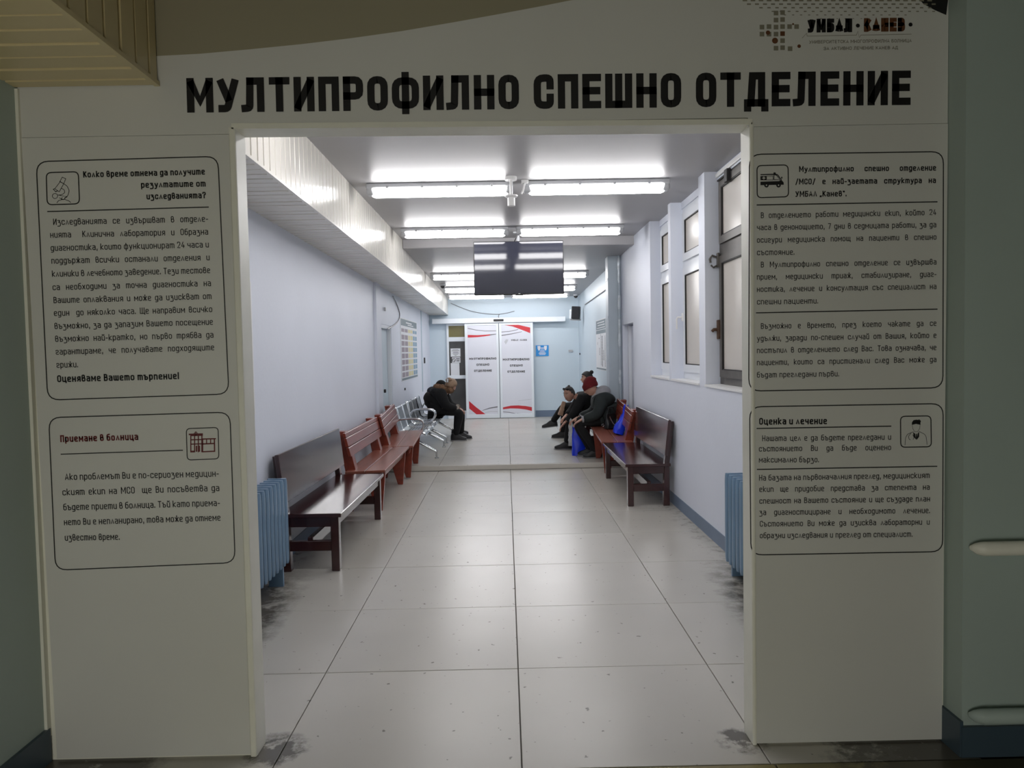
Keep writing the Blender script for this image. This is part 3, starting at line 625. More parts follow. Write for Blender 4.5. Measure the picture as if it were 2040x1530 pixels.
for Y, z, nm in rows:
    for side, x in (('left', -.635 - .045 + .06), ('right', .635 + .045 + .06)):
        x += {4.27: .0, 6.61: .03, 8.955: 0, 12.6: -.02, 14.8: 0, 16.3: -.03}[Y] + .045
        o = fx0 if not used else copy_tree(fx0); used = True
        zz = z if z else ceil2(Y)
        o.location = (x, Y, zz - .002); o.rotation_euler = (0 if z else -.0173, 0, random.uniform(-.004, .004))
        tag(o, f'{side} fluorescent ceiling light of the {nm}', 'ceiling light', 'fluorescent ceiling lights in rows across the corridor')
# presence sensor and mount between the first lights
s = thing('motion_sensor', 'small white cylindrical sensor hanging below the nearest ceiling lights', 'sensor', (.07, 6.42, C1))
MB().tube([(0, 0, 0), (0, 0, -.03)], .05, 14).build('mount', white_p, s); MB().tube([(0, 0, -.03), (0, 0, -.16)], .012, 8).build('stem', white_p, s)
MB().tube([(0, 0, -.155), (0, 0, -.165), (0, 0, -.175)], [.055, .055, .04], 16).build('collar', white_p, s); MB().tube([(0, 0, -.175), (0, 0, -.245)], .032, 16).build('body', white_p, s, smooth=True)
s = thing('cable_clamp', 'white cable clamp between the two nearest ceiling lights', 'clamp', (.19, 6.54, C1))
MB().rbox(-.03, -.02, -.03, .03, .02, 0, .005).build('plate', white_p, s); MB().tube([(0, 0, -.03), (-.015, 0, -.09), (-.03, 0, -.12)], .008, 8).build('hook', white_p, s)

# ------------------------------------------------------------------ television
TY = 9.3
tv = thing('television', 'wide flat television hung from the ceiling, dark screen reflecting the lights', 'television', (.178, TY, 2.62)); tv.rotation_euler = (.02, 0, 0)
MB().rbox(-.553, .004, -.328, .553, .05, .328, .008).build('bezel', black_p, tv)
MB().box(-.543, -.001, -.312, .543, .006, .318).build('screen', screen_m, tv)
MB().box(-.05, -.004, -.338, .05, .012, -.322).build('sensor_tab', black_p, tv); MB().box(-.012, -.006, -.318, .012, 0, -.31).build('maker_mark', chrome_m, tv)
MB().box(-.2, .05, -.2, .2, .09, .2).build('rear_housing', black_p, tv)
MB().tube([(0, .1, -.15), (0, .1, .44)], .022, 12).build('ceiling_pole', lamp_h, tv); MB().rbox(-.06, .04, .43, .06, .16, .45, .004).build('ceiling_plate', lamp_h, tv)
MB().tube([(-.05, .02, .32), (-.03, -.02, .36), (-.01, -.03, .40), (.0, -.02, .445)], .006, 6).build('cable', black_p, tv)

# ------------------------------------------------------------------ windows on the right
def window(name, label, y0, y1, z0, z1, zt0, zt1, m, fw, X=1.815, dark=False):
    t = structure(empty(name, (X, (y0 + y1) / 2, z0)), label)
    hw = (y1 - y0) / 2; H_ = z1 - z0; a, b_ = zt0 - z0, zt1 - z0
    f = MB(); q_ = fw * .6; f.box(0, -hw + q_, 0, .06, hw - q_, fw * .8); f.box(0, -hw + q_, H_ - q_, .06, hw - q_, H_); f.box(0, -hw, 0, .06, -hw + q_, H_); f.box(0, hw - q_, 0, .06, hw, H_); f.box(0, -hw + q_, a, .06, hw - q_, b_)
    f.build('window_frame', m, t)
    for (q0, q1) in ((fw * .8, a), (b_, H_ - fw * .6)):
        g = MB(); yy0, yy1 = -hw + fw * .6, hw - fw * .6; k = fw * .8; x0 = -.018
        g.box(x0, yy0, q0, .03, yy1, q0 + k); g.box(x0, yy0, q1 - k, .03, yy1, q1); g.box(x0, yy0, q0 + k, .03, yy0 + k, q1 - k); g.box(x0, yy1 - k, q0 + k, .03, yy1, q1 - k)
        sash = g.build('sash', m, t)
        gk = MB(); e = .009; A0, A1, B0, B1 = yy0 + k, yy1 - k, q0 + k, q1 - k
        gk.box(x0 + .004, A0, B0, .02, A0 + e, B1); gk.box(x0 + .004, A1 - e, B0, .02, A1, B1); gk.box(x0 + .004, A0 + e, B0, .02, A1 - e, B0 + e); gk.box(x0 + .004, A0 + e, B1 - e, .02, A1 - e, B1)
        gk.build('gasket', gasket_m, sash)
        MB().box(.0, A0 + e, B0 + e, .012, A1 - e, B1 - e).build('pane', pane_m, sash)
    return t
w1 = window('window_1', 'dark metal framed window nearest the opening', 5.0, 6.37, 1.29, 3.03, 2.36, 2.46, metal_d, .075)
w2 = window('window_2', 'white framed window with a white handle', 6.57, 7.68, 1.29, 3.0, 2.40, 2.47, pvc_m, .09)
w3 = window('window_3', 'white framed window farthest from the opening', 7.79, 8.76, 1.29, 3.0, 2.40, 2.47, pvc_m, .09)
for w_, a, b in ((w1, 5.0, 6.37), (w2, 6.57, 7.68), (w3, 7.79, 8.76)):
    MB().box(XR - .012 - 1.815, -(b - a) / 2 + .003, -.02, .05, (b - a) / 2 - .003, -.001).build('sill', white_p, w_)
hd = MB(); hd.rbox(-.035, .47, .58, -.016, .50, .66, .004); hd.tube([(-.03, .485, .62), (-.075, .485, .62), (-.085, .49, .60), (-.085, .49, .50)], .009, 8); hd.build('handle', white_p, w2, smooth=True)
hk = MB(); hk.rbox(-.03, .635, .98, -.012, .68, 1.10, .004); hk.tube([(-.02, .66, 1.06), (-.07, .66, 1.08), (-.09, .66, 1.05), (-.085, .66, 1.02)], .009, 8); hk.tube([(-.02, .66, 1.0), (-.06, .66, .98), (-.08, .66, 1.0)], .008, 8); hk.build('latch_hook', metal_d, w1)
lk = MB(); lk.rbox(-.032, .62, .38, -.012, .68, .54, .004); lk.tube([(-.02, .66, .46), (-.06, .66, .46), (-.075, .66, .445)], .013, 8); lk.build('rusty_lock', rust_m, w1)
mt = MB(); mt.rbox(-.05, .3, 1.62, -.01, .38, 1.72, .006); mt.tube([(-.03, .40, 1.69), (-.03, .62, 1.69)], .008, 6); mt.build('roller_mount', gasket_m, w1)
MB().rbox(-.035, -.68, 1.722, .0, .68, 1.76, .004).build('blind_rail', white_p, w1)

# ------------------------------------------------------------------ radiators
def radiator(label, loc, n, depth, h, pitch, flip):
    t = thing('radiator', label, 'radiator', loc)
    for i in range(n):
        y = i * pitch; b = MB(); prof = []
        hw = pitch * .36; d = depth / 2
        for (zz, k) in ((0, .55), (.02, .85), (.05, 1), (h - .05, 1), (h - .02, .85), (h, .55)):
            prof.append([(sx * (d * (1 if k == 1 else .9 + .1 * k)) * 1.0 + 0, y + hw * k * sy, zz) for sx, sy in ((-1, -.45), (-1, .45), (-.86, 1), (-.5, .8), (0, .45), (.5, .8), (.86, 1), (1, .45), (1, -.45), (.86, -1), (.5, -.8), (0, -.45), (-.5, -.8), (-.86, -1))])
        b.loft(prof).build('section', rad_m, t, smooth=True)
    for zz in (.07, h - .07): MB().tube([(0, -.02, zz), (0, n * pitch - pitch + .02, zz)], .028, 10).build('header_pipe', rad_m, t, smooth=True)
    for y in (pitch * 1, pitch * (n - 2)): MB().box(-.05, y - .012, -loc[2] + .0, .05, y + .012, .01).build('foot', rad_m, t)
    return t
radiator('blue-grey cast radiator against the left wall beside the dark bench', (-1.625, 4.22, .14), 14, .135, .60, .08, 1)
radiator('blue-grey cast radiator against the right wall just inside the opening', (1.60, 4.20, .08), 14, .135, .63, .083, 1)

# ------------------------------------------------------------------ benches
def place(t, ax, ay, az, rz=0, rx=0, mirror=False):
    t.location = (ax, ay, az); t.rotation_euler = (rx, 0, rz); return t
def dark_bench(label, length, loc, rz, mirror=1):
    """local: x=0 is the wall side, +x to the front (times mirror), y along the bench"""
    t = thing('wooden_bench', label, 'bench', loc, rz, 'dark mahogany benches'); m = mirror; Ln = length
    def bx(n, x0, y0, z0, x1, y1, z1, mt=wood_d, bev=.004): return MB().box(min(x0 * m, x1 * m), y0, z0, max(x0 * m, x1 * m), y1, z1).build(n, mt, t, bevel=bev)
    bx('seat', .04, 0, .405, .50, Ln, .435); bx('apron', .44, .05, .335, .465, Ln - .05, .405)
    for y in (.02, Ln - .085):
        bx('leg', .415, y, 0, .475, y + .065, .405); 
        b = MB().prism([(.05 * m, 0), (.115 * m, 0), (.10 * m, .43), (.045 * m, .86), (.0, .86), (.05 * m, .43)], y, y + .065); b.build('back_post', wood_d, t, bevel=.003)
        bx('end_rail', .10, y + .01, .33, .42, y + .055, .405); bx('end_stretcher', .10, y + .01, .15, .42, y + .055, .225)
    bx('long_stretcher', .235, .05, .165, .275, Ln - .05, .25)
    b = MB().prism([(.085 * m, .52), (.115 * m, .525), (.075 * m, .885), (.045 * m, .88)], -.07, Ln + .02); b.build('backrest', wood_d, t, bevel=.004)
    return t
def pine_bench(label, length, loc, rz, rx=0, mirror=1, legz=0):
    t = thing('wooden_bench', label, 'bench', loc, rz, 'red-brown varnished benches'); t.rotation_euler = (rx, 0, rz); m = mirror; Ln = length
    def pr(n, poly, y0, y1, mt=wood_r, bev=.003): return MB().prism([(x * m, z) for x, z in poly], y0, y1).build(n, mt, t, bevel=bev)
    pr('seat_plank', [(.08, .405), (.275, .41), (.275, .435), (.08, .43)], 0, Ln, wood_s); pr('seat_plank', [(.283, .41), (.48, .415), (.48, .44), (.283, .435)], 0, Ln, wood_s)
    pr('apron', [(.40, .33), (.425, .33), (.445, .41), (.42, .41)], .04, Ln - .04)
    for y in (.14, Ln - .22):
        pr('leg', [(.46, .41), (.42, 0), (.36, 0), (.28, .27), (.18, .27), (.12, 0), (.06, 0), (.07, .41)], y, y + .045)
        pr('back_post', [(.06, .40), (.17, .40), (.07, .82), (-.01, .82)], y - .02, y + .1)
    for z0, z1 in ((.58, .67), (.678, .765), (.771, .815)):
        q = lambda z: .155 - (z - .43) * .24
        pr('back_plank', [(q(z0), z0), (q(z0) + .028, z0), (q(z1) + .028, z1), (q(z1), z1)], 0, Ln, wood_s if z0 > .9 else wood_r)
    return t
dark_bench('dark mahogany bench with one broad back board, nearest on the left beside the radiator', 1.80, (-1.735, 5.50, 0), -.012)
pine_bench('red-brown slatted bench in the middle of the left row, before the step', 1.88, (-1.71, 7.48, 0), 0)
pine_bench('shorter red-brown bench at the step, against the steel seats', 1.17, (-1.67, 9.44, 0), 0, rx=.068)
dark_bench('dark mahogany bench with a glossy seat, nearest on the right', 1.78, (1.685, 7.56, 0), .0, -1)
pine_bench('red-brown bench at the step on the right with a blue bag on it', 1.30, (1.66, 9.46, 0), 0, rx=.066, mirror=-1)
dark_bench('dark bench under the seated people, far right', 2.0, (1.66, 11.3, PZ), 0, -1)

# ------------------------------------------------------------------ steel beam seating
def beam_seat(label, loc):
    t = thing('steel_seating', label, 'seating', loc, 0, 'three-seat perforated steel seating units')
    MB().box(.24, 0, .28, .30, 1.72, .34).build('beam', chrome_m, t, bevel=.005)
    for i in range(3):
        y0 = .03 + i * .565; y1 = y0 + .53
        prof = [(.50, .36), (.485, .385), (.44, .395), (.25, .37), (.14, .37), (.095, .40), (.065, .50), (.015, .71), (.0, .725)]
        def shell(pr, off):
            A = [(x, z) for x, z in pr]; B = [(x - off, z - off * .9) for x, z in pr][::-1]; return A + B
        b = MB(); A = prof; n = len(A)
        for k in range(n - 1):
            (xa, za), (xb, zb) = A[k], A[k + 1]
            b.loft([[(xa, y0, za), (xa, y1, za), (xa - .004, y1, za - .008), (xa - .004, y0, za - .008)], [(xb, y0, zb), (xb, y1, zb), (xb - .004, y1, zb - .008), (xb - .004, y0, zb - .008)]])
        st = b.build('seat', steel_m, t, smooth=True)
        for yy in (y0, y1): MB().tube([(x, yy, z + .004) for x, z in prof], .011, 8).build('edge_tube', chrome_m, t, smooth=True)
        # rows of slots
        sl = MB()
        for k in range(7):
            xs_ = .17 + k * .042
            for j in range(9): sl.box(xs_, y0 + .05 + j * .05, .3725 + max(0, (xs_ - .25)) * .12, xs_ + .018, y0 + .075 + j * .05, .3755 + max(0, (xs_ - .25)) * .12)
        q = sl.build('perforation', dgrey_g, st); q['kind'] = 'stuff'
    for y in (.02, 1.15 if False else 1.715):
        pts = [(.06, y, .50), (.10, y, .575), (.2, y, .60), (.36, y, .60), (.45, y, .575), (.475, y, .52), (.45, y, .45), (.38, y, .39), (.27, y, .34)]
        q = [Vector(p) for p in pts]; sm = []
        for i in range(len(q) - 1):
            p0, p1, p2, p3 = q[max(i - 1, 0)], q[i], q[i + 1], q[min(i + 2, len(q) - 1)]
            for k in range(4):
                u = k / 4; sm.append(.5 * ((2 * p1) + (p2 - p0) * u + (2 * p0 - 5 * p1 + 4 * p2 - p3) * u * u + (3 * p1 - p0 - 3 * p2 + p3) * u ** 3))
        MB().tube(sm + [q[-1]], .017, 10).build('armrest', chrome_m, t, smooth=True)
    for y in (.22, 1.5):
        l = MB(); l.tube([(.27, y, .29), (.35, y, .26), (.60, y, .12), (.63, y, .10)], [.024, .024, .018, .016], 10); l.tube([(.27, y, .29), (.15, y, .22), (-.02, y, .10)], [.024, .02, .016], 10)
        lg = l.build('leg', chrome_m, t, smooth=True)
        for x in (.63, -.02): MB().tube([(x, y, .12), (x, y, .02), (x, y, .018), (x, y, 0)], [.014, .014, .03, .03], 12).build('foot', chrome_m, lg, smooth=True)
    return t
beam_seat('empty three-seat steel unit behind the red-brown benches', (-1.66, 10.62, PZ))
beam_seat('three-seat steel unit with two people sitting on it', (-1.66, 12.42, PZ))

# ------------------------------------------------------------------ sliding door and far wall
FY = 17.37
def D(px, py, Y=17.25): return at_y(px, py, Y)
sd = structure(empty('door_3', (-.14, 17.3, PZ)), 'white two-leaf sliding door with red swooshes at the end of the corridor')
hb = MB().rbox(-1.53, -.13, 2.185, 1.51, .06, 2.30, .01).build('track_cover', alu_m, sd)
MB().rbox(-.13, -.15, 2.215, .10, -.125, 2.265, .008).build('sensor', black_p, hb)
def leaf(x0, x1, y, right):
    c = empty('leaf', (0, 0, 0)); c.parent = sd; 
    f = MB(); H_ = 2.18; k = .055
    f.box(x0, y, .01, x0 + k, y + .04, H_); f.box(x1 - k, y, .01, x1, y + .04, H_); f.box(x0 + k, y, .01, x1 - k, y + .04, .10); f.box(x0 + k, y, H_ - .05, x1 - k, y + .04, H_)
    f.build('leaf_frame', alu_m, c, bevel=.003)
    MB().box(x0 + k, y + .012, .10, x1 - k, y + .028, H_ - .05).build('film_panel', leaf_m, c)
    return c
lf = leaf(-.795, -.022, -.09, 0); rf_ = leaf(-.010, .765, -.09, 1)
# graphics (flat print on the leaves)
GY = 17.3 - .09 + .0105
def gq(mb, top_, bot): 
    T = [D(*p, GY) for p in top_]; B = [D(*p, GY) for p in bot]
    for i in range(len(T) - 1): mb.quad(T[i], T[i + 1], B[i + 1], B[i])
def gfx(mb, name, m, par):
    o = mb.build(name, m, None, normals=False); o.parent = par; o.matrix_parent_inverse = Matrix.Translation(-sd.location); return o
# pixel mapping of crop (870+X/6.652, 620+Y/6.652)
def c(p): return (870 + p[0] / 6.652, 620 + p[1] / 6.652)
def cc(L_): return [c(p) for p in L_]
mb = MB(); gq(mb, cc([(412, 314), (540, 318), (640, 312), (706, 306)]), cc([(412, 350), (540, 344), (640, 332), (706, 322)])); gq(mb, cc([(428, 1190), (520, 1270), (620, 1345), (688, 1395)]), cc([(432, 1290), (500, 1345), (560, 1392), (600, 1397)])); gfx(mb, 'red_swoosh', red_g, lf)
mb = MB(); gq(mb, cc([(706, 306), (798, 298)]), cc([(706, 322), (798, 306)])); gq(mb, cc([(412, 222), (520, 245), (640, 258), (795, 256)]), cc([(412, 232), (520, 253), (640, 266), (795, 264)])); gq(mb, cc([(606, 1312), (700, 1278), (812, 1258)]), cc([(606, 1318), (700, 1292), (812, 1274)])); gfx(mb, 'grey_swoosh', dgrey_g, lf)
mb = MB(); gq(mb, cc([(640, 1340), (720, 1325), (812, 1325)]), cc([(640, 1346), (720, 1333), (812, 1333)])); gq(mb, cc([(430, 1390), (560, 1370), (812, 1390)]), cc([(430, 1397), (560, 1380), (812, 1397)])); gfx(mb, 'pale_swoosh', lgrey_g, lf)
mb = MB(); gq(mb, cc([(900, 182), (1080, 180), (1160, 198), (1238, 216)]), cc([(905, 186), (1000, 200), (1110, 240), (1238, 290)])); gq(mb, cc([(875, 1275), (980, 1252), (1080, 1248), (1180, 1256), (1262, 1272)]), cc([(875, 1300), (980, 1288), (1080, 1290), (1180, 1302), (1262, 1322)])); gfx(mb, 'red_swoosh', red_g, rf_)
mb = MB(); gq(mb, cc([(852, 316), (980, 298), (1130, 268)]), cc([(852, 328), (980, 308), (1130, 274)])); gq(mb, cc([(852, 272), (960, 264), (1080, 238)]), cc([(852, 280), (960, 272), (1080, 246)])); gq(mb, cc([(875, 1330), (960, 1335), (1060, 1358), (1130, 1386)]), cc([(875, 1337), (960, 1343), (1060, 1366), (1130, 1393)])); gq(mb, cc([(1060, 1352), (1160, 1358), (1262, 1382)]), cc([(1060, 1358), (1160, 1365), (1262, 1390)])); gfx(mb, 'grey_swoosh', dgrey_g, rf_)
mb = MB(); gq(mb, cc([(1080, 1185), (1180, 1172), (1262, 1160)]), cc([(1080, 1190), (1180, 1178), (1262, 1166)])); fill_ = [(895, 405), (918, 372), (950, 375), (935, 410), (915, 440)]; mb.poly([D(*c(p), GY) for p in fill_]); gfx(mb, 'pale_swoosh', lgrey_g, rf_)
for par, rowsx in ((lf, (('МУЛТИПРОФИЛНО', 432, 645, 790, 640), ('СПЕШНО', 527, 724, 697, 720), ('ОТДЕЛЕНИЕ', 496, 804, 730, 800))), (rf_, (('МУЛТИПРОФИЛНО', 877, 655, 1228, 650), ('СПЕШНО', 970, 735, 1140, 731), ('ОТДЕЛЕНИЕ', 938, 815, 1170, 812)))):
    mb = MB()
    for tx, a0, b0, a1, b1 in rowsx: text_line(mb, tx, D(*c((a0, b0)), GY), D(*c((a1, b1)), GY), None, .048, .24, 'fit')
    gfx(mb, 'lettering', ink_m, par)
mb = MB(); text_line(mb, 'УМБАЛ · КАНЕВ', D(*c((985, 395)), GY), D(*c((1195, 392)), GY), None, .04, .24, 'fit'); gfx(mb, 'lettering', dgrey_g, rf_)
# side light left of the leaves
sl_ = structure(empty('window_4', (-1.12, 17.38, PZ)), 'narrow side light left of the sliding door, dark panes and notices')
f = MB(); z1 = 2.2
f.box(-.24, -.04, 0, -.19, .02, z1); f.box(.19, -.04, 0, .24, .02, z1); f.box(-.19, -.04, 0, .19, .02, .18); f.box(-.19, -.04, 1.78, .19, .02, 1.88); f.box(-.19, -.04, 2.14, .19, .02, z1); f.box(-.19, -.04, .92, .19, .02, 1.0)
f.build('window_frame', alu_m, sl_, bevel=.003)
MB().box(-.19, -.012, 1.88, .19, .0, 2.14).build('pane', olive_m, sl_); MB().box(-.19, -.012, 1.0, .19, .0, 1.78).build('pane', dglass_m, sl_); MB().box(-.19, -.012, .18, .19, .0, .92).build('pane', dglass_m, sl_)
def flat_sign(name, label, x0, x1, z0, z1, Y, m, cat='notice', group=None, th=.003, lineg=None, title=None):
    t = thing(name, label, cat, ((x0 + x1) / 2, Y, z0), 0, group); hw = (x1 - x0) / 2; H_ = z1 - z0
    MB().box(-hw, -th, 0, hw, 0, H_).build('sheet', m, t)
    if lineg: lineg(t, hw, H_, -th - .0008)
    return t
def txt_rows(rows_, m=ink_m):
    def g(t, hw, H_, y):
        mb = MB()
        for (x0, x1, z, h) in rows_: mb.quad((x0 * hw, y, z * H_), (x1 * hw, y, z * H_), (x1 * hw, y, z * H_ + h), (x0 * hw, y, z * H_ + h))
        mb.build('printed_lines', m, t, normals=False)
    return g
py = 17.38 - .013
flat_sign('notice', 'white notice with small print at the top of the side light', -1.275, -1.05, 1.50, 1.69, py, paper_m, lineg=txt_rows([(-.6, .6, .82, .01), (-.8, .8, .68, .012), (-.5, .5, .54, .01), (-.6, .7, .4, .012), (-.5, .5, .26, .01), (-.2, .2, .12, .01)], dgrey_g))
nt = flat_sign('notice', 'white notice with a round no-entry symbol on the side light', -1.245, -1.055, 1.36, 1.485, py, paper_m, lineg=txt_rows([(-.05, .85, .6, .028), (.0, .8, .25, .028)], dgrey_g))
ring = MB(); 
ribbon(ring, [Vector((-.055 + .035 * math.cos(a), .062 + .04 * math.sin(a))) for a in [2 * PI * i / 20 for i in range(20)]], True, .012, lambda v: Vector((v.x, -.005, v.y)))
ribbon(ring, [Vector((-.075, .085)), Vector((-.035, .04))], False, .01, lambda v: Vector((v.x, -.005, v.y))); ring.build('round_symbol', ink_m, nt, normals=False)
flat_sign('paper_sheet', 'tall blank white paper on the dark pane of the side light', -1.28, -1.08, 1.03, 1.355, py, paper_m, 'paper')
bp_ = flat_sign('poster', 'small bright blue poster with white shapes right of the sliding door', .69, .985, 1.475, 1.725, 17.39, blue_ink, 'poster')
mb = MB()
for x in (-.075, .075): mb.poly([(x - .035, -.004, .235), (x + .035, -.004, .235), (x + .03, -.004, .17), (x + .012, -.004, .13), (x - .012, -.004, .13), (x - .03, -.004, .17)])
for (z, w_) in ((.185, .045), (.155, .04), (.115, .05), (.085, .07), (.055, .085), (.03, .07)): mb.quad((-w_, -.0045, z), (w_, -.0045, z), (w_, -.0045, z + .014), (-w_, -.0045, z + .014))
mb.build('white_figures', paper_m, bp_, normals=False)
# cables on far wall
def cable(label, pts, r, m, loc=None, cat='cable'):
    q = [Vector(p) for p in pts]; sm = []
    for i in range(len(q) - 1):
        p0, p1, p2, p3 = q[max(i - 1, 0)], q[i], q[i + 1], q[min(i + 2, len(q) - 1)]
        for k in range(5):
            u = k / 5; sm.append(.5 * ((2 * p1) + (p2 - p0) * u + (2 * p0 - 5 * p1 + 4 * p2 - p3) * u * u + (3 * p1 - p0 - 3 * p2 + p3) * u ** 3))
    o = MB().tube(sm + [q[-1]], r, 6).build('cable', m, smooth=True); tag(o, label, cat); return o
cable('thin cable sagging across the back wall above the sliding door', [at_y(*p, 17.385) for p in ((898, 604), (930, 617), (960, 624), (995, 626), (1025, 620))], .007, dgrey_g)
cable('short cable rising from the door track cover', [at_y(*p, 17.38) for p in ((995, 626), (993, 630))] + [Vector((-.14, 17.33, 2.36))], .007, dgrey_g)
cable('grey cable running along the right wall to the loudspeaker', [at_x(*p, 1.675) for p in ((1212, 573), (1200, 582), (1183, 594), (1165, 607))], .008, dgrey_g)
cable('grey cable looping down the left wall to the door frame', [at_x(*p, -1.735) for p in ((783, 590), (790, 605), (796, 625), (793, 640), (782, 650), (772, 655))], .008, dgrey_g)
# loudspeaker
sp = thing('loudspeaker', 'black box loudspeaker on a bracket high on the right wall', 'speaker', (1.52, 16.3, 2.27)); sp.rotation_euler = (0, .06, -.25)
MB().rbox(-.09, -.07, 0, .09, .08, .27, .012).build('cabinet', black_p, sp); MB().rbox(-.078, -.076, .015, .078, -.068, .255, .003).build('grille', dgrey_c, sp); MB().rbox(-.13, .05, -.03, .1, .1, .0, .004).build('bracket', lamp_h, sp); MB().rbox(-.15, .03, .0, -.10, .12, .2, .006).build('side_box', insul_m, sp)
for lab, loc in (('small dark dome camera at the end of the corridor, upper right', at_y(1147, 591, 16.95)), ('small dark dome camera beside the soffit, upper left', at_y(882, 570, 14.3))):
    cm = thing('dome_camera', lab, 'camera', (loc.x, loc.y, ceil2(loc.y) - .0)); MB().tube([(0, 0, 0), (0, 0, -.035)], .06, 14).build('base', lamp_h, cm); MB().ball((0, 0, -.04), .045, 12, 8).build('dome', black_p, cm, smooth=True)
# wall dots: sockets, hook
def knob(name, label, loc, size, m, cat): o = MB().rbox(-size[0] / 2, -size[1] / 2, -size[2] / 2, size[0] / 2, size[1] / 2, size[2] / 2, min(size) * .2).build(name, m, loc=None); o.location = loc; tag(o, label, cat); return o
knob('button', 'small black button on the right wall near the back corner', at_x(1155, 705, XR - .01), (.02, .09, .04), black_p, 'button')
knob('wall_hook', 'small metal hook on the back wall right of the blue poster', at_y(1137, 699, 17.385), (.1, .03, .05), lamp_h, 'hook')
knob('call_button', 'narrow dark call button on the left wall right of the timetable', at_x(846, 718, XL + .012), (.02, .12, .12), black_p, 'button')
knob('wall_anchor', 'small dark anchor in the left wall beside the steel seats', at_x(807, 775, XL + .008), (.016, .06, .04), black_p, 'anchor')
knob('wall_socket', 'small grey fitting on the left pilaster above the door', at_x(767, 616, XL + .02), (.02, .05, .05), lamp_h, 'fitting')
knob('door_lock', 'small dark lock on the left door frame', at_x(767, 779, XL + .01), (.03, .04, .05), black_p, 'lock')

# posters on the side walls
def wall_poster(name, label, cat, X, y0, y1, z0, z1, side):
    """sheet on a side wall; local x runs along +Y, print faces the corridor"""
    t = thing(name, label, cat, (X, (y0 + y1) / 2, z0)); hw = (y1 - y0) / 2; H_ = z1 - z0
    MB().box(0, -hw, 0, .006 * side, hw, H_).build('sheet', paper_m, t); return t, hw, H_
def rects(t, name, m, L_, hw, H_, X):
    mb = MB()
    for (a, b_, c_, d_) in L_: mb.quad((X, a * hw, c_ * H_), (X, b_ * hw, c_ * H_), (X, b_ * hw, d_ * H_), (X, a * hw, d_ * H_))
    mb.build(name, m, t, normals=False)
t, hw, H_ = wall_poster('timetable', 'coloured timetable poster with many small cells on the left wall', 'poster', XL, 12.55, 14.85, 1.13, 2.20, 1)
rects(t, 'header_band', teal_ink, [(-.96, .96, .88, .985), (-.96, .96, .01, .045)], hw, H_, .0068)
rects(t, 'header_text', paper_m, [(-.4, .3, .93, .95), (-.2, .5, .90, .915)], hw, H_, .0072)
for nm, m_, a, b_ in (('mauve_cells', pink_ink, -.93, -.22), ('yellow_cells', yel_ink, -.18, .38), ('blue_cells', sky_ink, .42, .94)):
    L_ = []
    for r in range(8):
        z = .78 - r * .10; L_.append((a, a + (b_ - a) * .45, z - (.02 if r else .0), z + .055)); L_.append((a + (b_ - a) * .52, b_, z - (.02 if r else 0), z + .055))
    rects(t, nm, m_, L_, hw, H_, .0069)
t, hw, H_ = wall_poster('poster', 'tall white poster of vertical black text bands on the right wall', 'poster', XR, 12.65, 14.05, 1.235, 2.135, -1)
rects(t, 'header_print', teal_ink, [(-.96, .96, .80, .985), (-.96, .96, .72, .79), (-.96, .96, .01, .04)], hw, H_, -.0068)
rects(t, 'header_lines', paper_m, [(-.7, .7, .93, .945), (-.8, .6, .88, .895), (-.85, .8, .83, .842)], hw, H_, -.0073)
rects(t, 'text_bands', ink_m, [(-.05, .02, .1 + i * .018, .112 + i * .018) for i in range(34)] + [(.62, .66, .5, .56)] + [(-.85, -.77, .08 + i * .022, .094 + i * .022) for i in range(27)] + [(-.35, -.18, .08 + i * .03, .098 + i * .03) for i in range(20)] + [(-.6, -.5, .2 + i * .02, .214 + i * .02) for i in range(10)] + [(.2, .3, .3 + i * .03, .318 + i * .03) for i in range(5)] + [(.3, .42, .62, .64)], hw, H_, -.0069)
t, hw, H_ = wall_poster('paper_notice', 'tall white printed sheet on the left wall right beside the opening', 'notice', XL, 5.0, 5.22, 1.20, 2.11, 1)
rects(t, 'printed_lines', dgrey_g, [(-.85, -.2 + .9 * random.random(), .02 + i * .033, .034 + i * .033) for i in range(28)], hw, H_, .0068)

# service pipe beside the riser column
pp = MB(); z = .3; pts = []
pp.tube([(1.655, 10.94, .07), (1.655, 10.94, 2.96)], .018, 8)
o = pp.build('service_pipe', pipe_m, smooth=True); tag(o, 'thin vertical pipe with foil patches beside the boxed riser', 'pipe')
for z, r in ((2.82, .028), (2.66, .022), (2.28, .03), (1.93, .021), (1.74, .026), (1.2, .022)): MB().tube([(1.655, 10.94, z - .1), (1.65, 10.94, z - .03), (1.655, 10.936, z + .05), (1.655, 10.94, z + .1)], [.019, r, r * .9, .019], 8).build('foil_patch', insul_m, o, smooth=True)

# ------------------------------------------------------------------ people
def skin_bm(mb, V, R, Eg, sub=2):
    me = bpy.data.meshes.new('sk'); me.from_pydata([tuple(v) for v in V], Eg, []); ob = bpy.data.objects.new('sk', me); COL.objects.link(ob)
    md = ob.modifiers.new('s', 'SKIN'); 
    if not me.skin_vertices: me.skin_vertices.new() if hasattr(me.skin_vertices, 'new') else None
    bpy.context.view_layer.update()
    if not me.skin_vertices:
        bm_ = bmesh.new(); bm_.from_mesh(me); bm_.verts.layers.skin.verify(); bm_.to_mesh(me); bm_.free()
    for i, r in enumerate(R):
        r = (r, r) if isinstance(r, (int, float)) else r
        me.skin_vertices[0].data[i].radius = r; me.skin_vertices[0].data[i].use_root = (i == 0)
    md.use_smooth_shade = True
    s_ = ob.modifiers.new('u', 'SUBSURF'); s_.levels = sub; s_.render_levels = sub
    dg = bpy.context.evaluated_depsgraph_get(); ev = ob.evaluated_get(dg); m2 = bpy.data.meshes.new_from_object(ev)
    mb.bm.from_mesh(m2); bpy.data.meshes.remove(m2); bpy.data.objects.remove(ob); bpy.data.meshes.remove(me); return mb
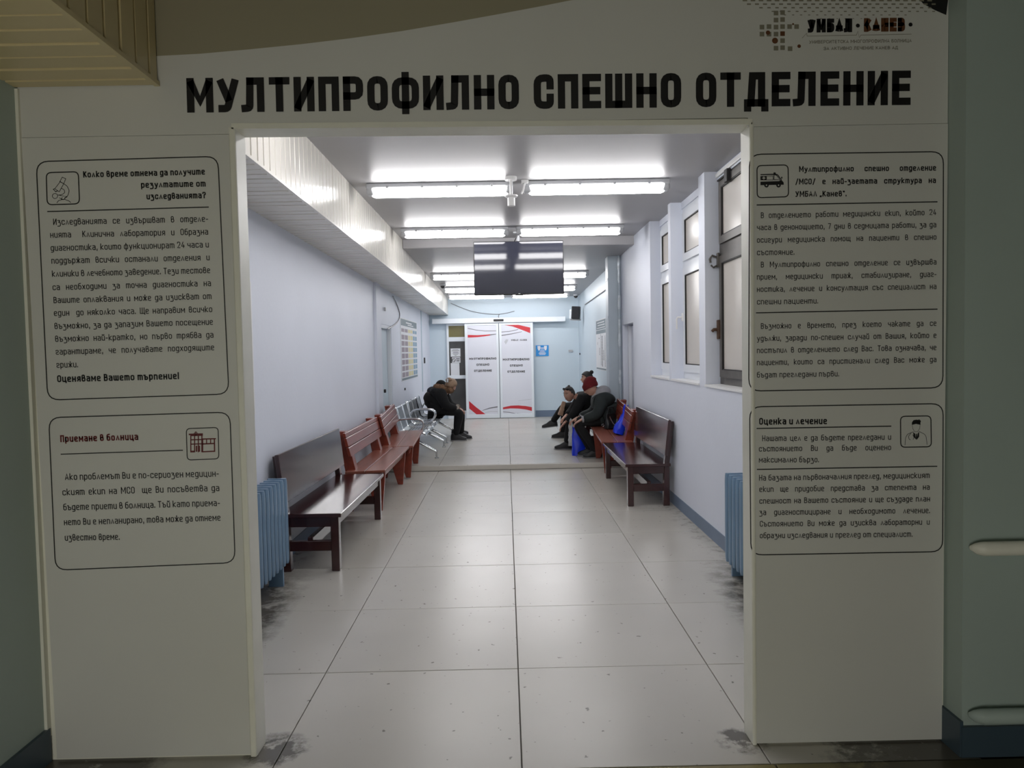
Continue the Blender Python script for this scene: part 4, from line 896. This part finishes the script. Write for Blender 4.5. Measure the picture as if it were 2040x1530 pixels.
def head_geo(mb, c, rot, s=1.0):
    def fn(p):
        x, y, z = p
        if z < 0: x *= 1 + z * 1.2; y *= 1 + z * 2.6          # narrower jaw
        if x > .05 and abs(z + .012) < .028 and abs(y) < .022: x += .012 * (1 - abs(z + .018) / .04)   # nose
        if x > .05 and abs(z - .022) < .014: x -= .006                                           # eye sockets
        if x > .045 and z < -.085: x += .008                                                    # chin
        return Vector((x, y, z))
    mb.ball(c, (.095 * s, .076 * s, .118 * s), 28, 22, rot, fn)
    for y in (-1, 1): mb.ball(Vector(c) + rot @ Vector((-.005, y * .076, -.005)) * s, (.018 * s, .008 * s, .03 * s), 10, 8, rot)
    mb.ball(Vector(c) + rot @ Vector((.096, 0, -.02)) * s, (.014 * s, .011 * s, .02 * s), 10, 8, rot)
def face(par, c, rot, s=1.0):
    c = Vector(c)
    for y in (-1, 1):
        MB().ball(c + rot @ Vector((.082, y * .03, .018)) * s, .0075 * s, 10, 8, rot).build('eye', eye_m, par, smooth=True)
        MB().ball(c + rot @ Vector((.0880, y * .03, .018)) * s, .0042 * s, 8, 6, rot).build('pupil', black_p, par, smooth=True)
        MB().tube([c + rot @ Vector((.088, y * .014, .038)) * s, c + rot @ Vector((.088, y * .03, .043)) * s, c + rot @ Vector((.076, y * .048, .036)) * s], .004 * s, 6).build('eyebrow', hair_b, par, smooth=True)
    MB().ball(c + rot @ Vector((.083, 0, -.058)) * s, (.008 * s, .024 * s, .007 * s), 10, 6, rot).build('mouth', lip_m, par, smooth=True)
def hand(mb, wr, d, up, side=1, curl=.5, s=1.0):
    """palm and five fingers starting at the wrist; d = pointing direction, up = back of the hand"""
    wr = Vector(wr); d = Vector(d).normalized(); up = Vector(up); up = (up - d * up.dot(d)).normalized(); lat = d.cross(up) * side
    def ring(o, w_, h): return [o + lat * w_ * math.cos(a) + up * h * math.sin(a) for a in [2 * PI * i / 10 for i in range(10)]]
    mb.loft([ring(wr - d * .02, .026 * s, .02 * s), ring(wr + d * .02 * s, .034 * s, .018 * s), ring(wr + d * .06 * s, .042 * s, .016 * s), ring(wr + d * .09 * s, .038 * s, .012 * s)])
    for k, (off, ln) in enumerate(((-.031, .062), (-.011, .075), (.011, .082), (.031, .074))):
        p = wr + d * .082 * s + lat * off * s; dd = d.copy(); pts = [p]
        for j, f in enumerate((.45, .3, .25)):
            ang = curl * (.5 + j * .35); dd = (dd * math.cos(ang * .8) - up * math.sin(ang * .8)).normalized() if j or curl > .2 else dd
            p = p + dd * ln * f * s; pts.append(p)
        mb.tube(pts, [.0095 * s, .009 * s, .008 * s, .006 * s], 8)
    p = wr + d * .025 * s + lat * .03 * s
    mb.tube([p, p + (d * .5 + lat * .7 - up * .3).normalized() * .035 * s, p + (d * .8 + lat * .5 - up * .35).normalized() * .065 * s], [.013 * s, .0105 * s, .007 * s], 8)
def shoe(t, ank, d, m=shoe_m, sole=sole_m, s=1.0, pitch=0.0):
    """ank: ankle point; d: horizontal heading"""
    d = Vector((d[0], d[1], 0)).normalized(); lat = Vector((-d.y, d.x, 0)); up = Vector((0, 0, 1))
    if pitch: q = Matrix.Rotation(pitch, 3, lat); d = q @ d; up = q @ up
    o = Vector(ank)
    def ring(x, w_, z0, z1): return [o + d * x * s + lat * w_ * s * cx + up * ((z0 + (z1 - z0) * cz)) * s for cx, cz in ((-1, 0), (-1.02, .25), (-.9, .6), (-.5, .95), (0, 1), (.5, .95), (.9, .6), (1.02, .25), (1, 0), (0, 0))]
    b = -.085
    o_ = MB().loft([ring(-.085, .025, b + .01, b + .07), ring(-.07, .036, b, b + .11), ring(-.02, .040, b, b + .13), ring(.05, .043, b, b + .10), ring(.11, .05, b, b + .065), ring(.16, .046, b, b + .05), ring(.19, .022, b + .005, b + .035)]).build('shoe', m, t, smooth=True)
    MB().loft([ring(-.09, .028, b - .012, b + .004), ring(-.06, .042, b - .012, b + .008), ring(.10, .054, b - .012, b + .008), ring(.165, .049, b - .012, b + .008), ring(.198, .024, b - .008, b + .006)]).build('sole', sole, o_, smooth=True)
def person(label, loc, rz, J, top_m, leg_m, skin_top=None, sleeves=True, coat_len=0, shoes=(shoe_m, sole_m), bulk=1.0, headrot=(0, 0), hands=(True, True), handcurl=.7):
    t = thing('person', label, 'person', loc, rz)
    hr = Euler((0, headrot[1], headrot[0]), 'XYZ').to_matrix()
    pel, spi, che, nec, hea = [Vector(J[k]) for k in ('pelvis', 'spine', 'chest', 'neck', 'head')]
    V = [pel, spi, che, nec]; Rr = [(.13, .15), (.12, .14), (.13, .16), (.055, .055)]; Eg = [(0, 1), (1, 2), (2, 3)]
    V.append(nec.lerp(hea, .6)); Rr.append(.052); Eg.append((3, 4))
    arms = []
    for s_ in ('l', 'r'):
        sh, el, wr = [Vector(J[k + s_]) for k in ('sho', 'elb', 'wri')]; n = len(V); V += [sh, el, wr]; Rr += [.055, .04, .027]; Eg += [(2, n), (n, n + 1), (n + 1, n + 2)]; arms.append((sh, el, wr))
    legs = []
    for s_ in ('l', 'r'):
        kn, an = Vector(J['kne' + s_]), Vector(J['ank' + s_]); hp = pel + Vector((.04, .09 if s_ == 'l' else -.09, -.02)); n = len(V); V += [hp, kn, an]; Rr += [.08, .055, .036]; Eg += [(0, n), (n, n + 1), (n + 1, n + 2)]; legs.append((hp, kn, an))
    b = skin_bm(MB(), V, Rr, Eg); head_geo(b, hea, hr)
    for (sh, el, wr), sd_, on in zip(arms, (1, -1), hands):
        if on: dd = (wr - el).normalized(); hand(b, wr + dd * .02, dd + Vector((.1, 0, -.25)), Vector((.5, 0, 1)), sd_, handcurl)
    b.build('body', skin_m, t, smooth=True); face(t, hea, hr)
    # trousers
    V = [pel]; Rr = [(.135, .16)]; Eg = []
    for hp, kn, an in legs: n = len(V); V += [hp, hp.lerp(kn, .55), kn, kn.lerp(an, .5), an + Vector((0, 0, -.02))]; Rr += [.105, .09, .076, .062, .055]; Eg += [(0, n), (n, n + 1), (n + 1, n + 2), (n + 2, n + 3), (n + 3, n + 4)]
    skin_bm(MB(), V, Rr, Eg).build('trousers', leg_m, t, smooth=True)
    # coat: torso with sleeves, one surface
    k = bulk; V = [pel + Vector((0, 0, -.02)), pel.lerp(spi, .6), spi, spi.lerp(che, .5), che, che.lerp(nec, .55)]; Rr = [(.155 * k, .18 * k), (.16 * k, .18 * k), (.16 * k, .185 * k), (.165 * k, .19 * k), (.155 * k, .19 * k), (.10 * k, .11 * k)]; Eg = [(i, i + 1) for i in range(5)]
    for sh, el, wr in arms: n = len(V); V += [sh, sh.lerp(el, .5), el, el.lerp(wr, .5), wr - (wr - el).normalized() * .01]; Rr += [.088 * k, .076 * k, .07 * k, .06 * k, .05 * k]; Eg += [(4, n), (n, n + 1), (n + 1, n + 2), (n + 2, n + 3), (n + 3, n + 4)]
    if coat_len:
        for hp, kn, an in legs: n = len(V); V += [hp + Vector((.02, 0, .01)), hp.lerp(kn, coat_len)]; Rr += [.125, .115]; Eg += [(0, n), (n, n + 1)]
    skin_bm(MB(), V, Rr, Eg).build('coat', top_m, t, smooth=True)
    for (hp, kn, an), pt in zip(legs, J.get('footpitch', (0, 0))): shoe(t, an + Vector((.0, 0, 0)), (1, .05 if an.y > 0 else -.05, 0), *shoes, pitch=pt)
    return t, hr, hea
def cap_hair(t, name, c, rot, m, s=1.0, low=-.02, grow=1.0, front=.045, r=(.104, .087, .126)):
    """hair shell: everything of the skull above 'low' at the back, above the forehead in front"""
    tb = bmesh.new(); bmesh.ops.create_uvsphere(tb, u_segments=24, v_segments=18, radius=1)
    dele = []
    for v in tb.verts:
        p = Vector((v.co.x * r[0], v.co.y * r[1], v.co.z * r[2])) * s
        lim = low + (front - low) * max(0, min(1, (p.x / (.1 * s) + .15) / .9))
        if p.z < lim: dele.append(v)
        v.co = rot @ (p * grow) + Vector(c)
    bmesh.ops.delete(tb, geom=dele, context='VERTS')
    b = MB(); b.merge(tb); o = b.build(name, m, t, smooth=True, normals=False); md = o.modifiers.new('thickness', 'SOLIDIFY'); md.thickness = .012; md.offset = .3; return o

# right side: hooded jacket and maroon beanie
J = dict(pelvis=(0, 0, .575), spine=(-.02, 0, .66), chest=(.04, 0, .80), neck=(.13, 0, .90), head=(.21, 0, .99), shol=(.06, .17, .83), elbl=(.13, .21, .62), wril=(.34, .16, .55), shor=(.06, -.17, .83), elbr=(.13, -.21, .62), wrir=(.38, -.12, .55),
         knel=(.40, .12, .49), ankl=(.15, .12, .10), kner=(.42, -.12, .49), ankr=(.20, -.12, .10))
t, hr, hc = person('person in a maroon beanie and dark jacket with grey hood, seated leaning forward', (1.40, 10.72, PZ), PI, J, green_c, black_c, coat_len=.3, bulk=1.28, headrot=(-.5, .45))
b = MB(); b.ball(hc + hr @ Vector((-.012, 0, .03)), (.118, .10, .125), 20, 14, hr, lambda p: Vector((p.x - (.02 if p.z > .05 else 0), p.y, max(p.z, -.045)))); b.ball(hc + hr @ Vector((-.03, 0, .105)), (.06, .06, .05), 14, 10, hr)
b.build('beanie', beanie_c, t, smooth=True)
b = MB(); b.ball((.035, 0, .92), (.12, .145, .095), 18, 12, Euler((0, .35, 0)).to_matrix()); b.ball((.11, 0, .885), (.085, .10, .05), 16, 10, Euler((0, .6, 0)).to_matrix()); b.build('hood', grey_c, t, smooth=True)
for s_ in (1, -1): MB().tube([(.325, .16 * s_ if s_ > 0 else -.13, .555), (.35, .16 * s_ if s_ > 0 else -.125, .552)], .05, 12).build('cuff', grey_c, t, smooth=True)
MB().tube([(.06 + .016 * math.cos(a), .215, .47 + .016 * math.sin(a)) for a in [2 * PI * i / 10 for i in range(11)]], .005, 6).build('zip_ring', chrome_m, t); MB().tube([(.20, .262, .60), (.20, .268, .60)], .009, 10).build('snap', chrome_m, t)

# right side: man bent forward, sunglasses pushed up
J = dict(pelvis=(0, 0, .575), spine=(.07, 0, .66), chest=(.24, 0, .76), neck=(.35, .02, .80), head=(.46, .06, .845), shol=(.28, .19, .78), elbl=(.40, .22, .55), wril=(.53, .20, .43), shor=(.26, -.18, .78), elbr=(.40, -.22, .56), wrir=(.50, -.1, .50),
         knel=(.45, .15, .48), ankl=(.52, .17, .10), kner=(.45, -.12, .48), ankr=(.36, -.08, .10))
t, hr, hc = person('man in black with grey stubbled head and raised sunglasses, seated bent forward', (1.43, 11.75, PZ), PI, J, black_c, black_c, bulk=1.03, coat_len=.25, headrot=(.75, .2), handcurl=.5)
cap_hair(t, 'short_hair', hc, hr, hair_g, low=-.03, front=.085, r=(.0965, .0785, .1195))
b = MB(); 
for y in (-1, 1): b.ball(hc + hr @ Vector((.062, y * .034, .098)), (.014, .028, .02), 12, 8, hr); b.tube([hc + hr @ Vector((.06, y * .06, .098)), hc + hr @ Vector((.0, y * .082, .075))], .004, 6)
b.tube([hc + hr @ Vector((.074, -.02, .1)), hc + hr @ Vector((.074, .02, .1))], .004, 6); b.build('sunglasses', black_p, t, smooth=True)
MB().ball(hc + hr @ Vector((-.02, 0, .128)), (.022, .02, .014), 12, 8, hr).build('topknot', hair_b, t, smooth=True)
# woman with bun, legs crossed
J = dict(pelvis=(0, 0, .575), spine=(-.02, 0, .70), chest=(.0, 0, .82), neck=(.03, 0, .92), head=(.07, 0, 1.03), shol=(.0, .17, .85), elbl=(.08, .21, .63), wril=(.30, .1, .60), shor=(.0, -.17, .85), elbr=(.08, -.21, .66), wrir=(.30, -.08, .60),
         knel=(.48, .03, .56), ankl=(.68, -.04, .30), kner=(.45, -.1, .48), ankr=(.50, -.1, .10), footpitch=(.12, 0))
t, hr, hc = person('woman in black with her hair in a high bun, seated in profile with crossed legs', (1.46, 13.0, PZ), PI, J, black_c, black_c, bulk=.92, headrot=(.0, -.05))
cap_hair(t, 'hair', hc, hr, hair_b, low=-.05, front=.06); MB().ball(hc + hr @ Vector((-.075, 0, .115)), .036, 14, 10).build('bun', hair_b, t, smooth=True)
MB().tube([hc + Vector((-.06, 0, -.06)), hc + Vector((-.05, 0, -.12))], [.06, .075], 14).build('maroon_collar', beanie_c, t, smooth=True)
# left side: fur hood coat
J = dict(pelvis=(0, 0, .575), spine=(.04, 0, .68), chest=(.15, 0, .80), neck=(.25, 0, .87), head=(.33, .02, .95), shol=(.16, .19, .82), elbl=(.28, .2, .60), wril=(.44, .1, .55), shor=(.16, -.19, .82), elbr=(.26, -.21, .60), wrir=(.44, -.1, .55),
         knel=(.50, .11, .49), ankl=(.48, .1, .10), kner=(.50, -.12, .49), ankr=(.40, -.12, .10))
t, hr, hc = person('person in long black coat with brown fur hood, fair hair clipped up, bent forward', (-1.30, 13.12, PZ), 0, J, black_c, black_c, bulk=1.3, coat_len=.55, headrot=(.7, .5))
cap_hair(t, 'hair', hc, hr, hair_l, low=-.07, front=.05, r=(.106, .09, .125)); MB().ball(hc + Vector((-.03, -.04, .10)), (.06, .05, .045), 14, 10).build('hair_knot', hair_l, t, smooth=True)
MB().rbox(-.016, -.006, -.035, .016, .006, .035, .004).build('hair_clip', chrome_m, t).location = hc + Vector((-.05, -.095, .095))
b = MB(); pts = [Vector((.20 + .13 * math.cos(a), .15 * math.sin(a), .905 - .03 * math.cos(a))) for a in [2 * PI * i / 20 for i in range(21)]]
for i in range(20): b.ball(pts[i] + Vector((random.uniform(-.01, .01), random.uniform(-.01, .01), random.uniform(-.01, .01))), random.uniform(.045, .058), 10, 7)
fo = b.build('fur_trim', fur_m, t, smooth=True)
def fuzz(par, centers, m, n, ln=.05, w_=.005):
    b = MB()
    for _ in range(n):
        c_, r_ = random.choice(centers); d_ = Vector((random.gauss(0, 1), random.gauss(0, 1), random.gauss(0, 1))).normalized(); p = Vector(c_) + d_ * r_ * .9
        l = d_.cross(Vector((.3, .5, .8))).normalized() * w_; tip = p + (d_ + Vector((0, 0, -.4))).normalized() * ln * random.uniform(.6, 1.2); b.poly([p - l, p + l, tip])
    o = b.build('fur_hairs', m, par, normals=False); o['kind'] = 'stuff'; return o
fuzz(fo, [(p, .05) for p in pts[:-1]], fur_m, 2600, .028, .0028)
for s_ in (1, -1):
    cf = MB().tube([(.405, .118 * s_, .562), (.425, .108 * s_, .556), (.45, .10 * s_, .55)], [.055, .064, .05], 14).build('fur_cuff', fur_t, t, smooth=True); fuzz(cf, [((.43, .105 * s_, .555), .055)], fur_t, 300, .02, .0025)
# left side: second person behind
J = dict(pelvis=(0, 0, .575), spine=(-.02, 0, .67), chest=(.02, 0, .76), neck=(.08, 0, .83), head=(.13, 0, .89), shol=(.0, .19, .78), elbl=(.12, .24, .58), wril=(.34, .12, .54), shor=(.0, -.19, .78), elbr=(.1, -.24, .60), wrir=(.33, -.12, .54),
         knel=(.44, .11, .49), ankl=(.42, .1, .10), kner=(.44, -.12, .49), ankr=(.40, -.12, .10))
t, hr, hc = person('person in navy jacket and black cap, on the steel seats nearer the back wall', (-1.34, 13.86, PZ), 0, J, navy_c, black_c, bulk=1.05, headrot=(.1, .2))
b = MB(); b.ball(hc + hr @ Vector((-.005, 0, .03)), (.106, .09, .108), 18, 12, hr, lambda p: Vector((p.x, p.y, max(p.z, -.02)))); b.ball(hc + hr @ Vector((.105, 0, .02)), (.06, .06, .008), 14, 6, hr); b.build('cap', black_c, t, smooth=True)
MB().ball((-.03, 0, .83), (.10, .14, .08), 14, 10).build('hood', navy_c, t, smooth=True)

# ------------------------------------------------------------------ bags
def bag(name, label, loc, w0, w1, h, d, m, rz=0, tilt=(0, 0), handles=True, crumple=.006):
    t = thing(name, label, 'bag', loc, rz); t.rotation_euler = (tilt[0], tilt[1], rz); secs = []
    n = 20
    for k in range(9):
        z = h * k / 8; f = k / 8; w_ = w0 + (w1 - w0) * f; dd = d * (1 - f * .82) * (.85 + .3 * math.sin(PI * min(1, f * 1.6)))
        ring = []
        for i in range(n):
            a = 2 * PI * i / n; cx, sy = math.cos(a), math.sin(a); sq = lambda v: math.copysign(abs(v) ** .55, v)
            ring.append((w_ / 2 * sq(cx) + random.uniform(-1, 1) * crumple, dd / 2 * sq(sy) + random.uniform(-1, 1) * crumple, z))
        secs.append(ring)
    MB().loft(secs).build('body', m, t, smooth=True)
    if handles:
        for s_ in (-1, 1): MB().tube([(-w1 * .25, s_ * .012, h - .01), (-w1 * .2, s_ * .02, h + .06), (0, s_ * .02, h + .085), (w1 * .2, s_ * .02, h + .06), (w1 * .25, s_ * .012, h - .01)], .008, 6).build('handle', m, t, smooth=True)
    return t
bag('plastic_bag', 'bright blue plastic bag standing on the floor at the knees of the maroon beanie person', (1.03, 10.9, PZ), .20, .17, .42, .12, bag_m, rz=.05)
bag('plastic_bag', 'bright blue plastic bag leaning on the backrest on the red-brown bench', (1.47, 9.98, .478), .20, .13, .31, .15, bag_m, rz=1.57, tilt=(.3, 0))
bag('white_bag', 'crumpled white plastic bag hanging between the bent man and the blue bag', (.97, 11.45, .14), .09, .06, .33, .07, wbag_m, crumple=.01)
t = bag('handbag', 'black handbag with chrome chain on the bench behind the maroon beanie person', (1.44, 10.40, .51), .22, .17, .20, .12, black_p, rz=.6, handles=False, crumple=.003)
MB().tube([(-.09, -.07, .17), (-.05, -.085, .08), (-.01, -.09, .04), (.03, -.085, .09), (.06, -.07, .18)], .007, 8).build('chain', chrome_m, t, smooth=True)
MB().tube([(-.07, 0, .19), (-.04, 0, .29), (.04, 0, .29), (.07, 0, .19)], .009, 8).build('strap', black_p, t, smooth=True)
bag('tan_bag', 'tan soft bag held on the lap behind the bent man', (.90, 12.75, .50), .09, .06, .24, .16, tan_m, tilt=(0, .3), handles=False)

# ------------------------------------------------------------------ added fill lights for the foyer, unseen behind the camera
fl = copy_tree(fx0)
for ch in fl.children_recursive:
    if ch.name.startswith('diffuser'): ch.data = ch.data.copy(); ch.data.materials.clear(); ch.data.materials.append(mat('fill_lamp_diffuser', (240, 236, 210), .4, emit=(1, .90, .66), estr=.4))
fl.location = (.3, -.9, 3.2); tag(fl, 'added dim warm fill lamp on the foyer ceiling behind the viewer', 'ceiling light')
if 'group' in fl: del fl['group']

gd = structure(empty('fill_door', (-.55, -1.9, 0)), 'added glowing glass door behind the viewer, fill light for the boards')  # unseen door added as a glowing fill for the boards
MB().box(-1.05, 0, 0, -.98, .05, 2.2).box(.98, 0, 0, 1.05, .05, 2.2).box(-.98, 0, 2.1, .98, .05, 2.2).box(-.98, 0, 0, .98, .05, .1).box(-.03, 0, .1, .03, .05, 2.1).build('door_frame', pvc_m, gd)
gl_m = mat('fill_glow_glass', (225, 225, 210), .5, emit=(1, .97, .88), estr=FILL_DOOR_GLOW)
MB().box(-.98, 0, 1.42, .98, .05, 1.5).build('mid_rail', pvc_m, gd)
for x in (-.98, .03): MB().box(x, .012, 1.5, x + .95, .028, 2.1).build('top_panel', foyer_m, gd)  # opaque upper part, added so the glow stays low
for x in (-.98, .03): MB().box(x, .01, .1, x + .95, .03, 1.42).build('pane', gl_m, gd)
